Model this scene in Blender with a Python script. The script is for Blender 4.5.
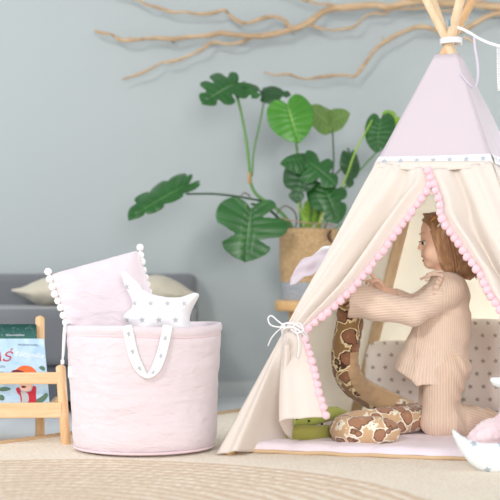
import bpy, bmesh, math, random
import numpy as np
from mathutils import Vector, Matrix, noise
random.seed(7)
PI = math.pi
for o in list(bpy.data.objects): bpy.data.objects.remove(o)
S = bpy.context.scene
COL = S.collection

def lin(c):
    return tuple((v/255/12.92 if v/255 <= .04045 else ((v/255+.055)/1.055)**2.4) for v in c)
# ------------------------------------------------------------ camera, world, lights, exposure
HZ, F, CH = 265.0, 1400.0, 0.6
cam = bpy.data.cameras.new('camera'); co = bpy.data.objects.new('camera', cam); COL.objects.link(co)
co.location = (0, 0, CH); co.rotation_euler = (PI/2, 0, 0)
cam.sensor_width = 36; cam.lens = F/500*36; cam.shift_y = (HZ-250)/500.0
cam.clip_start = .1; cam.clip_end = 60
cam.dof.use_dof = True; cam.dof.focus_distance = 4.5; cam.dof.aperture_fstop = 2.6
S.camera = co
w = bpy.data.worlds.new('world'); S.world = w; w.use_nodes = True
w.node_tree.nodes['Background'].inputs[0].default_value = (.95, .975, 1, 1)
w.node_tree.nodes['Background'].inputs[1].default_value = .90
def area(name, loc, target, size, power, color, sy=None):
    l = bpy.data.lights.new(name, 'AREA'); l.energy = power; l.size = size; l.color = color
    if sy: l.shape = 'RECTANGLE'; l.size_y = sy
    o = bpy.data.objects.new(name, l); COL.objects.link(o); o.location = loc
    o.rotation_euler = (Vector(target)-Vector(loc)).to_track_quat('-Z', 'Y').to_euler(); return o
area('window_light', (-3.4, -4.2, 5.0), (0.2, 5.4, .6), 1.3, 440, (1, .975, .94))
area('side_fill_light', (-3.6, 4.2, 1.9), (0.4, 4.9, .5), 2.0, 75, (.96, .98, 1))  # added fill from the left, lifts the floor and the tent's left panel
area('warm_fill_light', (2.6, 2.6, 2.6), (0.6, 4.9, .4), 1.6, 14, (1, .93, .84))  # added warm fill lamp, stands for no lamp in the room
area('rear_fill_light', (1.68, 6.05, .9), (0.95, 5.1, .55), .55, 15, (.95, .98, 1)).data.spread = math.radians(80)  # added lamp between tent and wall, makes the back panel glow
area('front_window_light', (1.2, -6.5, 1.9), (0.45, 4.8, .4), 3.0, 600, (1, .985, .96))
S.view_settings.view_transform = 'Standard'; S.view_settings.look = 'None'
S.view_settings.gamma = 1; S.view_settings.use_curve_mapping = False
S.view_settings.exposure = -0.50

# ------------------------------------------------------------ helpers
def P(px, row, d): return Vector(((px-250)/F*d, d, CH-(row-HZ)/F*d))
def fix_offset(parent):
    p = parent
    while p is not None and p.parent is not None: p = p.parent
    return Vector(p.location) if p is not None else Vector((0, 0, 0))
def link(name, me, mat, parent=None):
    for m in (mat if isinstance(mat, (list, tuple)) else [mat]):
        if m: me.materials.append(m)
    o = bpy.data.objects.new(name, me); COL.objects.link(o)
    if parent is not None: o.parent = parent
    return o
def mesh(name, V, Fc, mat, parent=None, smooth=True, uv=None, mi=None, attr=None, keep=False):
    off = fix_offset(parent) if not keep else Vector((0, 0, 0))
    me = bpy.data.meshes.new(name)
    me.from_pydata([(v[0]-off.x, v[1]-off.y, v[2]-off.z) for v in V], [], [tuple(f) for f in Fc])
    if smooth: me.polygons.foreach_set('use_smooth', [True]*len(me.polygons))
    if mi is not None: me.polygons.foreach_set('material_index', mi)
    if uv is not None:
        l = me.uv_layers.new(name='UVMap')
        idx = np.zeros(len(me.loops), dtype=np.int32); me.loops.foreach_get('vertex_index', idx)
        l.data.foreach_set('uv', np.asarray(uv, dtype=np.float32)[idx].ravel())
    if attr is not None:
        for k, a in attr.items():
            at = me.attributes.new(k, 'FLOAT', 'POINT'); at.data.foreach_set('value', np.asarray(a, dtype=np.float32))
    me.update()
    return link(name, me, mat, parent)
def thing(name, label, cat, loc, group=None):
    o = bpy.data.objects.new(name, None); COL.objects.link(o); o.location = loc
    o.empty_display_size = .05
    return tag(o, label, cat, group)
def tag(o, label, cat, group=None, kind=None):
    if label: o['label'] = label
    if cat: o['category'] = cat
    if group: o['group'] = group
    if kind: o['kind'] = kind
    return o
def solidify(o, t, off=0):
    m = o.modifiers.new('solid', 'SOLIDIFY'); m.thickness = t; m.offset = off; return o
def subsurf(o, n=1):
    m = o.modifiers.new('sub', 'SUBSURF'); m.levels = n; m.render_levels = n; return o
def bevel(o, w_, seg=3):
    m = o.modifiers.new('bev', 'BEVEL'); m.width = w_; m.segments = seg; m.limit_method = 'ANGLE'; return o
def box_vf(c, sx, sy, sz, R=None):
    V = []
    for i in (-1, 1):
        for j in (-1, 1):
            for k in (-1, 1):
                v = Vector((i*sx/2, j*sy/2, k*sz/2))
                if R is not None: v = R @ v
                V.append(Vector(c)+v)
    Fc = [(0,1,3,2),(4,6,7,5),(0,4,5,1),(2,3,7,6),(0,2,6,4),(1,5,7,3)]
    return V, Fc
def box(name, c, s, mat, parent=None, R=None, bw=.004):
    V, Fc = box_vf(c, *s, R=R)
    o = mesh(name, V, Fc, mat, parent, smooth=False)
    if bw: bevel(o, bw)
    return o
def catmull(pts, n, closed=False):
    pts = [tuple(p) for p in pts]; A = np.array(pts, dtype=float); N = len(A); out = []
    segs = N if closed else N-1
    for i in range(segs):
        if closed: p0, p1, p2, p3 = A[(i-1) % N], A[i], A[(i+1) % N], A[(i+2) % N]
        else:
            p1, p2 = A[i], A[i+1]; p0 = A[i-1] if i > 0 else 2*p1-p2; p3 = A[i+2] if i+2 < N else 2*p2-p1
        for k in range(n):
            t = k/n
            out.append(.5*((2*p1)+(-p0+p2)*t+(2*p0-5*p1+4*p2-p3)*t*t+(-p0+3*p1-3*p2+p3)*t**3))
    if not closed: out.append(A[-1])
    return np.array(out)
def tube_vf(pts, rad, seg=10, cap=True, flat=1.0, upv=None, rnd=0):
    """sweep a (rounded-end) tube along pts; rad scalar or list"""
    A = [Vector(p[:3]) for p in pts]; n = len(A)
    R_ = [rad]*n if not hasattr(rad, '__len__') else list(rad)
    T = [(A[min(i+1, n-1)]-A[max(i-1, 0)]).normalized() for i in range(n)]
    u = Vector(upv) if upv else (Vector((0, 0, 1)) if abs(T[0].z) < .9 else Vector((1, 0, 0)))
    u = (u-T[0]*u.dot(T[0])).normalized()
    V = []; UV = []; L = 0
    for i in range(n):
        if i: L += (A[i]-A[i-1]).length
        u = (u-T[i]*u.dot(T[i])).normalized(); b = T[i].cross(u)
        for k in range(seg):
            a = 2*PI*k/seg; r = R_[i]*(1+rnd*(noise.noise(Vector((i*.6, k*1.3, R_[0]*99)))))
            V.append(A[i]+u*(math.cos(a)*r)+b*(math.sin(a)*r*flat)); UV.append((L, a/(2*PI)))
    Fc = []
    for i in range(n-1):
        for k in range(seg):
            a, b2 = i*seg+k, i*seg+(k+1) % seg
            Fc.append((a, b2, b2+seg, a+seg))
    if cap:
        for s, i, e in ((0, 0, -1), (1, n-1, 1)):
            c = len(V); V.append(A[i]+T[i]*(e*R_[i]*.45)); UV.append((L*s, .5))
            for k in range(seg):
                a, b2 = i*seg+k, i*seg+(k+1) % seg
                Fc.append((b2, a, c) if s == 0 else (a, b2, c))
    return V, Fc, UV
def tube(name, pts, rad, mat, parent=None, seg=10, n=6, flat=1.0, upv=None, rnd=0):
    """pts: (x,y,z) list, smoothed"""
    q = [tuple(p)+((rad[i],) if hasattr(rad, '__len__') else (rad,)) for i, p in enumerate(pts)]
    C_ = catmull(q, n) if n > 1 else np.array(q)
    V, Fc, UV = tube_vf([c[:3] for c in C_], [abs(c[3]) for c in C_], seg, True, flat, upv, rnd)
    return mesh(name, V, Fc, mat, parent, uv=UV)
def join_vf(lst):
    V, Fc = [], []
    for v, f in lst:
        o = len(V); V += list(v); Fc += [tuple(i+o for i in q) for q in f]
    return V, Fc
def lathe(name, prof, c, mat, parent=None, seg=64, fn=None, mi=None):
    V, Fc, UV = [], [], []
    for i, (r, z) in enumerate(prof):
        for k in range(seg):
            a = 2*PI*k/seg; rr, zz = (r, z) if fn is None else fn(r, z, a, i)
            V.append((c[0]+rr*math.cos(a), c[1]+rr*math.sin(a), c[2]+zz)); UV.append((a/(2*PI), z))
    M = []
    for i in range(len(prof)-1):
        for k in range(seg):
            a, b = i*seg+k, i*seg+(k+1) % seg; Fc.append((a, b, b+seg, a+seg)); M.append(mi(i) if mi else 0)
    return mesh(name, V, Fc, mat, parent, uv=UV, mi=M)
def grid(name, fn, nu, nv, mat, parent=None, smooth=True, mi=None):
    V, UV, Fc, M = [], [], [], []
    for j in range(nv+1):
        for i in range(nu+1):
            V.append(fn(i/nu, j/nv)); UV.append((i/nu, j/nv))
    for j in range(nv):
        for i in range(nu):
            a = j*(nu+1)+i; Fc.append((a, a+1, a+nu+2, a+nu+1)); M.append(mi(i/nu, j/nv) if mi else 0)
    return mesh(name, V, Fc, mat, parent, smooth=smooth, uv=UV, mi=M)

# --- implicit surfaces (naive surface nets)
def nets(f, lo, hi, h):
    lo = np.array(lo, float); hi = np.array(hi, float)
    n = np.maximum(np.ceil((hi-lo)/h).astype(int)+1, 4)
    ax = [lo[i]+h*np.arange(n[i]) for i in range(3)]
    X, Y, Z = np.meshgrid(*ax, indexing='ij')
    D = f(X, Y, Z)
    D = np.where(np.abs(D) < 1e-9, 1e-9, D)
    c = np.stack([D[i:n[0]-1+i, j:n[1]-1+j, k:n[2]-1+k] for i in (0,1) for j in (0,1) for k in (0,1)])
    ins = (c < 0); act = ins.any(0) & (~ins).any(0)
    idx = -np.ones(act.shape, int); cells = np.argwhere(act); idx[act] = np.arange(len(cells))
    cv = c[:, act]
    offs = np.array([(i, j, k) for i in (0,1) for j in (0,1) for k in (0,1)], float)
    acc = np.zeros((len(cells), 3)); cnt = np.zeros(len(cells))
    for a in range(8):
        for b in range(a+1, 8):
            if np.abs(offs[a]-offs[b]).sum() != 1: continue
            da, db = cv[a], cv[b]; m = (da < 0) != (db < 0)
            t = np.where(m, da/np.where(m, da-db, 1), 0)
            p = offs[a]+(offs[b]-offs[a])*t[:, None]
            acc[m] += p[m]; cnt[m] += 1
    V = lo+h*(cells+acc/cnt[:, None])
    Fs = []
    for axn in range(3):
        u, v = [(1, 2), (2, 0), (0, 1)][axn]
        sl0 = [slice(None)]*3; sl1 = [slice(None)]*3; sl0[axn] = slice(0, -1); sl1[axn] = slice(1, None)
        A, B = D[tuple(sl0)] < 0, D[tuple(sl1)] < 0
        e = np.argwhere(A != B)
        e = e[(e[:, u] > 0) & (e[:, v] > 0) & (e[:, u] < n[u]-1) & (e[:, v] < n[v]-1)]
        du = np.zeros(3, int); du[u] = 1; dv = np.zeros(3, int); dv[v] = 1
        q = [e, e-du, e-du-dv, e-dv]
        q = np.stack([idx[tuple(x.T)] for x in q], 1)
        s = A[tuple(e.T)]
        q[~s] = q[~s][:, ::-1]
        Fs.append(q)
    Fc = np.concatenate(Fs); Fc = Fc[(Fc >= 0).all(1)]
    return V, Fc
def blob(name, f, lo, hi, h, mat, parent=None, attr=None, smooth_it=2, mi=None):
    V, Fc = nets(f, lo, hi, h)
    # light laplacian smoothing
    E = np.concatenate([Fc[:, [0, 1]], Fc[:, [1, 2]], Fc[:, [2, 3]], Fc[:, [3, 0]]])
    for _ in range(smooth_it):
        s = np.zeros_like(V); c = np.zeros(len(V))
        np.add.at(s, E[:, 0], V[E[:, 1]]); np.add.at(s, E[:, 1], V[E[:, 0]])
        np.add.at(c, E[:, 0], 1); np.add.at(c, E[:, 1], 1)
        V = V*.4+.6*s/np.maximum(c, 1)[:, None]
    at = {k: g(V) for k, g in attr.items()} if attr else None
    m = mi(V[Fc].mean(1)).tolist() if mi else None
    return mesh(name, V.tolist(), Fc.tolist(), mat, parent, attr=at, mi=m)
def smin(a, b, k):
    h = np.clip(.5+.5*(b-a)/k, 0, 1); return b*(1-h)+a*h-k*h*(1-h)
def cone(X, Y, Z, a, b, ra, rb):
    a = np.array(a, float); b = np.array(b, float); d = b-a; L2 = (d*d).sum()
    t = np.clip(((X-a[0])*d[0]+(Y-a[1])*d[1]+(Z-a[2])*d[2])/L2, 0, 1)
    return np.sqrt((X-a[0]-t*d[0])**2+(Y-a[1]-t*d[1])**2+(Z-a[2]-t*d[2])**2)-(ra+(rb-ra)*t)
def ell(X, Y, Z, c, r):
    q = np.sqrt(((X-c[0])/r[0])**2+((Y-c[1])/r[1])**2+((Z-c[2])/r[2])**2)
    return (q-1)*min(r)
def puff(name, poly, T, W, frame, mat, parent=None, h=.006, wr=0, power=.5, attr=None):
    """inflated cushion: poly (2-D outline, metres), thickness T, edge width W, frame (origin, ex, ez, ey)"""
    A = np.array(poly, float); B = np.roll(A, -1, 0)
    o, ex, ez, ey = [np.array(v, float) for v in frame]
    lo2, hi2 = A.min(0)-.02, A.max(0)+.02
    def f(X, Y, Z):
        x = X[:, 0, :]; z = Z[:, 0, :]
        dist = np.full(x.shape, 9.); inside = np.zeros(x.shape, bool)
        for (ax, az), (bx, bz) in zip(A, B):
            dx, dz = bx-ax, bz-az; t = np.clip(((x-ax)*dx+(z-az)*dz)/(dx*dx+dz*dz+1e-12), 0, 1)
            dist = np.minimum(dist, np.hypot(x-ax-t*dx, z-az-t*dz))
            c = ((az > z) != (bz > z)) & (x < (bx-ax)*(z-az)/(bz-az+1e-12)+ax); inside ^= c
        e = np.clip(dist/W, 0, 1); hh = T*(1-(1-e)**2)**power
        if wr: hh = hh*(1+wr*np.sin(x*70+z*35+2*np.sin(z*60))*np.clip(1-e, 0, 1))
        g = np.where(inside, hh, -dist)[:, None, :]
        return np.where(g > 0, np.abs(Y)-g, np.sqrt(Y*Y+g*g))
    V, Fc = nets(f, (lo2[0], -T*1.25-2*h, lo2[1]), (hi2[0], T*1.25+2*h, hi2[1]), h)
    E = np.concatenate([Fc[:, [0, 1]], Fc[:, [1, 2]], Fc[:, [2, 3]], Fc[:, [3, 0]]])
    for _ in range(4):
        s = np.zeros_like(V); c = np.zeros(len(V))
        np.add.at(s, E[:, 0], V[E[:, 1]]); np.add.at(s, E[:, 1], V[E[:, 0]])
        np.add.at(c, E[:, 0], 1); np.add.at(c, E[:, 1], 1)
        V = V*.4+.6*s/np.maximum(c, 1)[:, None]
    uv = V[:, [0, 2]].copy()
    W3 = o+V[:, :1]*ex+V[:, 2:]*ez+V[:, 1:2]*ey
    return mesh(name, W3.tolist(), Fc.tolist(), mat, parent, uv=uv)
def frame_from(o, tilt_back=0, yaw=0, roll=0):
    R = Matrix.Rotation(yaw, 3, 'Z') @ Matrix.Rotation(tilt_back, 3, 'X') @ Matrix.Rotation(roll, 3, 'Y')
    return (o, R @ Vector((1, 0, 0)), R @ Vector((0, 0, 1)), R @ Vector((0, 1, 0)))

# ------------------------------------------------------------ materials
class N:
    def __init__(s, name):
        s.m = bpy.data.materials.new(name); s.m.use_nodes = True; s.t = s.m.node_tree; s.n = s.t.nodes; s.l = s.t.links
        s.b = s.n['Principled BSDF']; s.out = s.n['Material Output']
    def add(s, typ, **k):
        x = s.n.new(typ)
        for a, v in k.items(): setattr(x, a, v)
        return x
    def put(s, sock, v):
        if isinstance(v, bpy.types.NodeSocket): s.l.new(v, sock)
        elif isinstance(v, tuple) and len(v) == 3 and sock.type == 'RGBA': sock.default_value = v+(1,)
        else: sock.default_value = v
    def math(s, op, a, b=0.0, c=None):
        x = s.add('ShaderNodeMath', operation=op); s.put(x.inputs[0], a); s.put(x.inputs[1], b)
        if c is not None: s.put(x.inputs[2], c)
        return x.outputs[0]
    def coord(s, k='Object'): return s.add('ShaderNodeTexCoord').outputs[k]
    def mapping(s, v, scale=(1,1,1), rot=(0,0,0), loc=(0,0,0)):
        x = s.add('ShaderNodeMapping'); s.l.new(v, x.inputs[0]); x.inputs['Scale'].default_value = scale
        x.inputs['Rotation'].default_value = rot; x.inputs['Location'].default_value = loc; return x.outputs[0]
    def noise(s, v, scale, detail=4, rough=.5, dist=0):
        x = s.add('ShaderNodeTexNoise'); s.l.new(v, x.inputs['Vector']); x.inputs['Scale'].default_value = scale
        x.inputs['Detail'].default_value = detail; x.inputs['Roughness'].default_value = rough; x.inputs['Distortion'].default_value = dist
        return x.outputs[0]
    def mix(s, f, a, b):
        x = s.add('ShaderNodeMix', data_type='RGBA'); s.put(x.inputs[0], f); s.put(x.inputs[6], a); s.put(x.inputs[7], b); return x.outputs[2]
    def ramp(s, f, stops):
        x = s.add('ShaderNodeValToRGB'); s.put(x.inputs[0], f); e = x.color_ramp.elements
        e[0].position, e[0].color = stops[0][0], tuple(stops[0][1])+(1,); e[1].position, e[1].color = stops[-1][0], tuple(stops[-1][1])+(1,)
        for p, c in stops[1:-1]: q = e.new(p); q.color = tuple(c)+(1,)
        return x.outputs[0]
    def bump(s, hgt, strength=.3, dist=.002):
        x = s.add('ShaderNodeBump'); x.inputs['Strength'].default_value = strength; x.inputs['Distance'].default_value = dist
        s.l.new(hgt, x.inputs['Height'])
        prev = s.b.inputs['Normal']
        if prev.is_linked: s.l.new(prev.links[0].from_socket, x.inputs['Normal'])
        s.l.new(x.outputs[0], prev)
    def sep(s, v):
        x = s.add('ShaderNodeSeparateXYZ'); s.l.new(v, x.inputs[0]); return x.outputs
    def attr(s, k): x = s.add('ShaderNodeAttribute', attribute_name=k); return x.outputs['Fac']
    def fin(s, col=None, rough=.8, sheen=0, trans=0, tcol=None, spec=.3):
        if col is not None: s.put(s.b.inputs['Base Color'], col)
        s.put(s.b.inputs['Roughness'], rough); s.b.inputs['Specular IOR Level'].default_value = spec
        if sheen: s.b.inputs['Sheen Weight'].default_value = sheen; s.b.inputs['Sheen Roughness'].default_value = .5
        if trans:
            t = s.add('ShaderNodeBsdfTranslucent'); s.put(t.inputs[0], tcol if tcol is not None else col)
            mx = s.add('ShaderNodeMixShader'); mx.inputs[0].default_value = trans
            s.l.new(s.b.outputs[0], mx.inputs[1]); s.l.new(t.outputs[0], mx.inputs[2]); s.l.new(mx.outputs[0], s.out.inputs[0])
        return s.m
def stars_mask(n, v2, cell, R, sx=None, stagger=True, rot=.2):
    """v2: vector socket whose x,y are metres; returns mask of small five-pointed stars"""
    o = n.sep(v2); x = n.math('DIVIDE', o[0], cell); y = n.math('DIVIDE', o[1], cell)
    row = n.math('FLOOR', y)
    if stagger: x = n.math('ADD', x, n.math('MULTIPLY', n.math('MODULO', n.math('ABSOLUTE', row), 2.0), .5))
    fx = n.math('SUBTRACT', n.math('FRACT', x), .5); fy = n.math('SUBTRACT', n.math('FRACT', y), .5)
    th = n.math('ADD', n.math('ARCTAN2', fx, fy), rot)
    r = n.math('SQRT', n.math('ADD', n.math('MULTIPLY', fx, fx), n.math('MULTIPLY', fy, fy)))
    k = 2*PI/5
    ph = n.math('ABSOLUTE', n.math('SUBTRACT', n.math('FRACT', n.math('ADD', n.math('DIVIDE', th, k), 5.5)), .5))
    ph = n.math('MULTIPLY', ph, k)
    ri = .42; n1 = ri*math.sin(PI/5); n2 = 1-ri*math.cos(PI/5)
    px = n.math('MULTIPLY', r, n.math('COSINE', ph)); py = n.math('MULTIPLY', r, n.math('SINE', ph))
    val = n.math('ADD', n.math('MULTIPLY', px, n1), n.math('MULTIPLY', py, n2))
    return n.math('LESS_THAN', val, R/cell*n1)
def fabric(name, col, weave=900, bs=.15, wr=0, rough=.9, sheen=.3, trans=0, tcol=None, star=None, wsc=9, vary=.04, uvs=False):
    n = N(name); c = n.coord('Object'); base = lin(col)
    nz = n.noise(c, 6, 3); dark = tuple(v*(1-vary*2) for v in base)
    colr = n.mix(nz, dark, base)
    if star:
        sc, cell, R = star
        v = n.coord('UV') if uvs else n.mapping(c, rot=(-PI/2, 0, 0))
        colr = n.mix(stars_mask(n, v, cell, R), colr, lin(sc))
    n.bump(n.noise(c, weave, 2), bs, .0008)
    if wr: n.bump(n.noise(n.mapping(c, (1, 1, 2.2)), wsc, 3, .55, .4), wr, .02)
    return n.fin(colr, rough, sheen, trans, tcol)
def plain(name, col, rough=.5, spec=.4, metal=0):
    n = N(name); n.b.inputs['Metallic'].default_value = metal; c = n.coord(); b = lin(col)
    n.bump(n.noise(c, 300, 2), .05, .0005)
    return n.fin(n.mix(n.noise(c, 25, 3), tuple(v*.94 for v in b), b), rough, spec=spec)
def wood(name, c1, c2, axis=0, sc=14, rough=.45):
    n = N(name); s_ = [sc*4]*3; s_[axis] = sc*.35
    c = n.mapping(n.coord(), tuple(s_)); nz = n.noise(c, 1.0, 4, .6, .6)
    n.bump(nz, .12, .001)
    return n.fin(n.ramp(nz, [(.3, lin(c1)), (.7, lin(c2))]), rough, spec=.35)

M_wall = N('painted_wall'); _c = M_wall.coord(); M_wall.bump(M_wall.noise(_c, 180, 3), .06, .001)
M_wall = M_wall.fin(M_wall.mix(M_wall.noise(_c, .9, 2), lin((172, 180, 182)), lin((177, 185, 186))), .75, spec=.2)
M_base = plain('baseboard_paint', (196, 203, 203), .5)
n = N('pale_concrete_floor'); _c = n.coord(); n.bump(n.noise(_c, 40, 4), .05, .002)
M_floor = n.fin(n.mix(n.noise(_c, 2.5, 5, .6), lin((228, 234, 239)), lin((238, 242, 245))), .45, spec=.3)
n = N('sisal_carpet'); _c = n.coord(); a = n.noise(_c, 130, 4, .8); b = n.noise(_c, 7, 3); v = n.add('ShaderNodeTexVoronoi'); v.inputs['Scale'].default_value = 95; n.l.new(_c, v.inputs['Vector'])
n.bump(v.outputs[0], .5, .006); n.bump(a, .7, .005)
M_carpet = n.fin(n.mix(b, n.ramp(a, [(.3, lin((222, 200, 168))), (.65, lin((253, 244, 228)))]), n.ramp(a, [(.3, lin((230, 210, 182))), (.65, lin((255, 248, 236)))])), .95, .2)
n = N('braided_jute'); _c = n.coord('UV'); o_ = n.sep(_c)
g = n.math('SINE', n.math('ADD', n.math('MULTIPLY', o_[1], 2*PI/.051), n.math('MULTIPLY', n.noise(n.coord(), 9, 4, .65), 5.0))); tw = n.math('SINE', n.math('ADD', n.math('MULTIPLY', o_[0], 700), n.math('MULTIPLY', o_[1], 260)))
oc = n.coord(); a = n.noise(oc, 60, 4, .7)
bd = n.math('ADD', n.math('MULTIPLY', g, .22), n.math('ADD', n.math('MULTIPLY', tw, .10), n.math('MULTIPLY', a, .9)))
n.bump(tw, .5, .003); n.bump(n.noise(oc, 260, 2), .5, .002)
M_jute = n.fin(n.ramp(bd, [(.2, lin((206, 176, 146))), (.5, lin((232, 214, 190))), (.75, lin((248, 240, 228)))]), .9, .15)

M_tent = fabric('cream_canvas', (249, 243, 237), 700, .12, .22, trans=.28, tcol=lin((255, 238, 222)), wsc=5, vary=.02)
M_inner = fabric('inner_canvas', (253, 250, 242), 700, .1, .12, trans=.45, tcol=lin((255, 250, 240)), wsc=3, vary=.02)
M_lav = fabric('pale_lilac_canvas', (234, 224, 232), 700, .12, .08, trans=.25, tcol=lin((240, 220, 232)), wsc=4, vary=.02)
M_white = fabric('white_cotton', (246, 246, 247), 800, .12, .12, trans=.1, vary=.02)
M_grey = fabric('grey_print', (184, 192, 206), 800, .05, vary=.02)
M_poms = fabric('pink_pompom_yarn', (252, 211, 222), 260, .9, rough=1, sheen=.6, vary=.05)
M_pomw = fabric('white_pompom_yarn', (250, 246, 246), 260, .9, rough=1, sheen=.6, vary=.03)
M_pinkfab = fabric('pale_pink_muslin', (233, 220, 227), 520, .25, .5, wsc=11, vary=.03)
M_pinkedge = fabric('pink_piping', (238, 212, 218), 520, .2, vary=.02)
M_star = fabric('white_cotton_with_grey_stars', (247, 247, 249), 800, .12, .1, star=((192, 195, 202), .052, .0115), uvs=True, vary=.01)
M_starmoon = fabric('white_moon_cotton_with_grey_stars', (240, 247, 252), 800, .12, .1, star=((178, 190, 206), .075, .013), uvs=True, vary=.01)
M_starcush = fabric('white_cushion_cotton_with_brown_stars', (253, 248, 246), 800, .12, .15, star=((184, 173, 169), .045, .0105), uvs=True, vary=.01, wsc=5)
M_starstrap = fabric('strap_cotton_with_grey_stars', (246, 247, 248), 800, .1, star=((182, 186, 193), .055, .0125), uvs=True, vary=.01)
M_mat = fabric('pale_lilac_mat_cotton', (243, 230, 240), 600, .15, .35, wsc=12, vary=.03)
M_tan = fabric('tan_binding', (216, 186, 150), 600, .2, vary=.04)
M_sofa = fabric('charcoal_sofa_weave', (118, 121, 126), 420, .6, .1, vary=.10)
M_sofad = fabric('shadow_toned_sofa_base', (96, 101, 108), 420, .4, vary=.05)  # sofa weave darkened: shadow below the seat put into the colour
M_linen = fabric('linen_cushion', (206, 198, 180), 500, .4, .3, vary=.05)
M_edge = fabric('braided_jute_edge', (204, 172, 132), 300, .5, vary=.08)
M_fuzzy = fabric('fuzzy_pink_fleece', (250, 228, 236), 150, 1.0, .4, rough=1, sheen=.8, vary=.04, wsc=40)
M_pine = wood('pine', (226, 184, 138), (240, 206, 165), 0)
M_pinev = wood('pine_upright', (222, 178, 130), (240, 204, 160), 2)
M_pole = wood('pale_pole_wood', (226, 196, 158), (240, 216, 184), 2, 8)
M_poled = wood('warm_pole_wood', (220, 176, 128), (232, 192, 148), 2, 8)
M_branch = wood('driftwood', (168, 138, 106), (210, 182, 148), 0, 10, .8)
M_cord = fabric('white_cord', (240, 240, 244), 500, .5, vary=.02)
M_ribbon = fabric('lilac_ribbon', (232, 224, 238), 500, .1, trans=.2)
M_stool = wood('stool_wood', (214, 168, 112), (232, 192, 140), 0)
M_brown = plain('brown_toggle', (92, 58, 42), .4)
# ------------------------------------------------------------ the setting
WY = 6.4
def struct(o): o['kind'] = 'structure'; return o
struct(box('floor', (0.2, 4.4, -.02), (9, 6.2, .04), M_floor, bw=0))
struct(box('wall_back', (0.2, WY+.05, 1.4), (9, .1, 2.9), M_wall, bw=0))
struct(box('baseboard_back', (0.2, WY-.008, .035), (9, .016, .07), M_base, bw=.003))

# ------------------------------------------------------------ rugs
RZ = .012
u = Vector((.606, .796, 0)); wv = Vector((.796, -.606, 0))
A = Vector((.05, 5.86, 0))+wv*.05; cs = [A, A-u*4.6, A-u*4.6+wv*3.6, A+wv*3.6]
V = [(p.x, p.y, 0.0) for p in cs]+[(p.x, p.y, RZ) for p in cs]
o = mesh('carpet', V, [(3,2,1,0),(4,5,6,7),(0,1,5,4),(1,2,6,5),(2,3,7,6),(3,0,4,7)], M_carpet, smooth=False)
bevel(o, .004); brd = Vector((0, 0, .010))
for ph in (0, PI):
    q_ = [cs[0]+(cs[1]-cs[0])*t+brd+Vector((0, 0, .004*math.sin(t*420+ph)))+wv*(.014+.009*math.cos(t*420+ph)) for t in np.linspace(0, .75, 420)]
    tube('braided_edge', q_, .0085, M_edge, o, seg=7, n=1)
tag(o, 'large beige woven carpet covering the floor beneath the tent and basket', 'carpet')
V, _, _ = [], 0, 0
ep = catmull([tuple(p+Vector((0, 0, .007))) for p in (cs[0], cs[1])], 1)
rc = Vector((-.52, 3.19, RZ)); prof = [(0.004, .006)]
NR = 20
for i in range(NR):
    for k in range(1, 7):
        r = (i+k/6)*.051; prof.append((r, .004+.003*math.sin(PI*k/6)**.6))
prof.append((NR*.051+.002, 0))
Vv, Ff, Uu = [], [], []
SEG = 160
for i, (r, z) in enumerate(prof):
    for k in range(SEG+1):
        a_ = 2*PI*k/SEG; rr = r*(1+.004*noise.noise(Vector((math.cos(a_)*4, math.sin(a_)*4, r*3))))
        Vv.append((rc.x+rr*math.cos(a_), rc.y+rr*math.sin(a_), rc.z+z)); Uu.append((k/SEG, r))
for i in range(len(prof)-1):
    for k in range(SEG): q = i*(SEG+1)+k; Ff.append((q, q+1, q+SEG+2, q+SEG+1))
o = mesh('braided_rug', Vv, Ff, M_jute, uv=Uu)
tag(o, 'round braided jute rug with concentric white and tan rings in the foreground', 'rug')

# ------------------------------------------------------------ sofa and linen cushions
sofa = thing('sofa', 'low charcoal grey fabric sofa against the wall behind the basket', 'sofa', (-1.2, 5.95, 0))
SX0, SX1 = -2.6, -.235
def sbox(name, x0, x1, y0, y1, z0, z1, m, bw=.03, seg=4):
    o = box(name, ((x0+x1)/2, (y0+y1)/2, (z0+z1)/2), (x1-x0, y1-y0, z1-z0), m, sofa, bw=0)
    bevel(o, bw, seg); return o
sbox('base', SX0+.02, SX1-.02, 5.64, 6.33, .05, .2, M_sofad, .01)
sbox('seat_cushion', SX0, SX1, 5.58, 6.3, .2, .425, M_sofa, .035)
sbox('backrest', SX0, SX1, 6.13, 6.37, .3, .562, M_sofa, .035)
for x in (SX0+.1, SX1-.1):
    for y in (5.7, 6.28): box('foot', (x, y, .027), (.05, .05, .054), M_pinev, sofa, bw=.003)
def cushion(label, pxc, rowc, d, wid, hei, roll, lean, T=.07):
    o_ = P(pxc, rowc, d); pts = []
    hw, hh = wid/2, hei/2
    for k in range(4):
        sx, sz = [(-1,-1),(1,-1),(1,1),(-1,1)][k]; nx, nz = [(-1,-1),(1,-1),(1,1),(-1,1)][(k+1) % 4]
        for t in np.linspace(0, 1, 14, endpoint=False):
            x = sx*hw*(1-t)+nx*hw*t; z = sz*hh*(1-t)+nz*hh*t
            pin = math.sin(PI*t)*.06*wid
            if abs(sx-nx) > 0: z -= sz*pin*.45
            else: x -= sx*pin*.45
            pts.append((x, z))
    t_ = thing('linen_cushion', label, 'cushion', (o_.x, o_.y, .41), 'linen cushions on the sofa')
    puff('cover', pts, T, hei*.42, frame_from(o_, lean, 0, roll), M_linen, t_, h=.009, wr=.08, power=.62)
    return t_
def lens(label, pts, d, T):
    c_ = (sum(p[0] for p in pts)/len(pts), sum(p[1] for p in pts)/len(pts))
    T = T*.8; o_ = catmull([((x-c_[0])*d/F, -(y-c_[1])*d/F, 0) for x, y in pts], 4, True)[:, :2]
    t_ = thing('linen_cushion', label, 'cushion', (P(c_[0], 300, d).x, d, .427), 'linen cushions on the sofa')
    puff('cover', o_, T, .07, frame_from(P(c_[0], c_[1], d)), M_linen, t_, h=.007, wr=.10, power=.7)
    return t_
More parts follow.
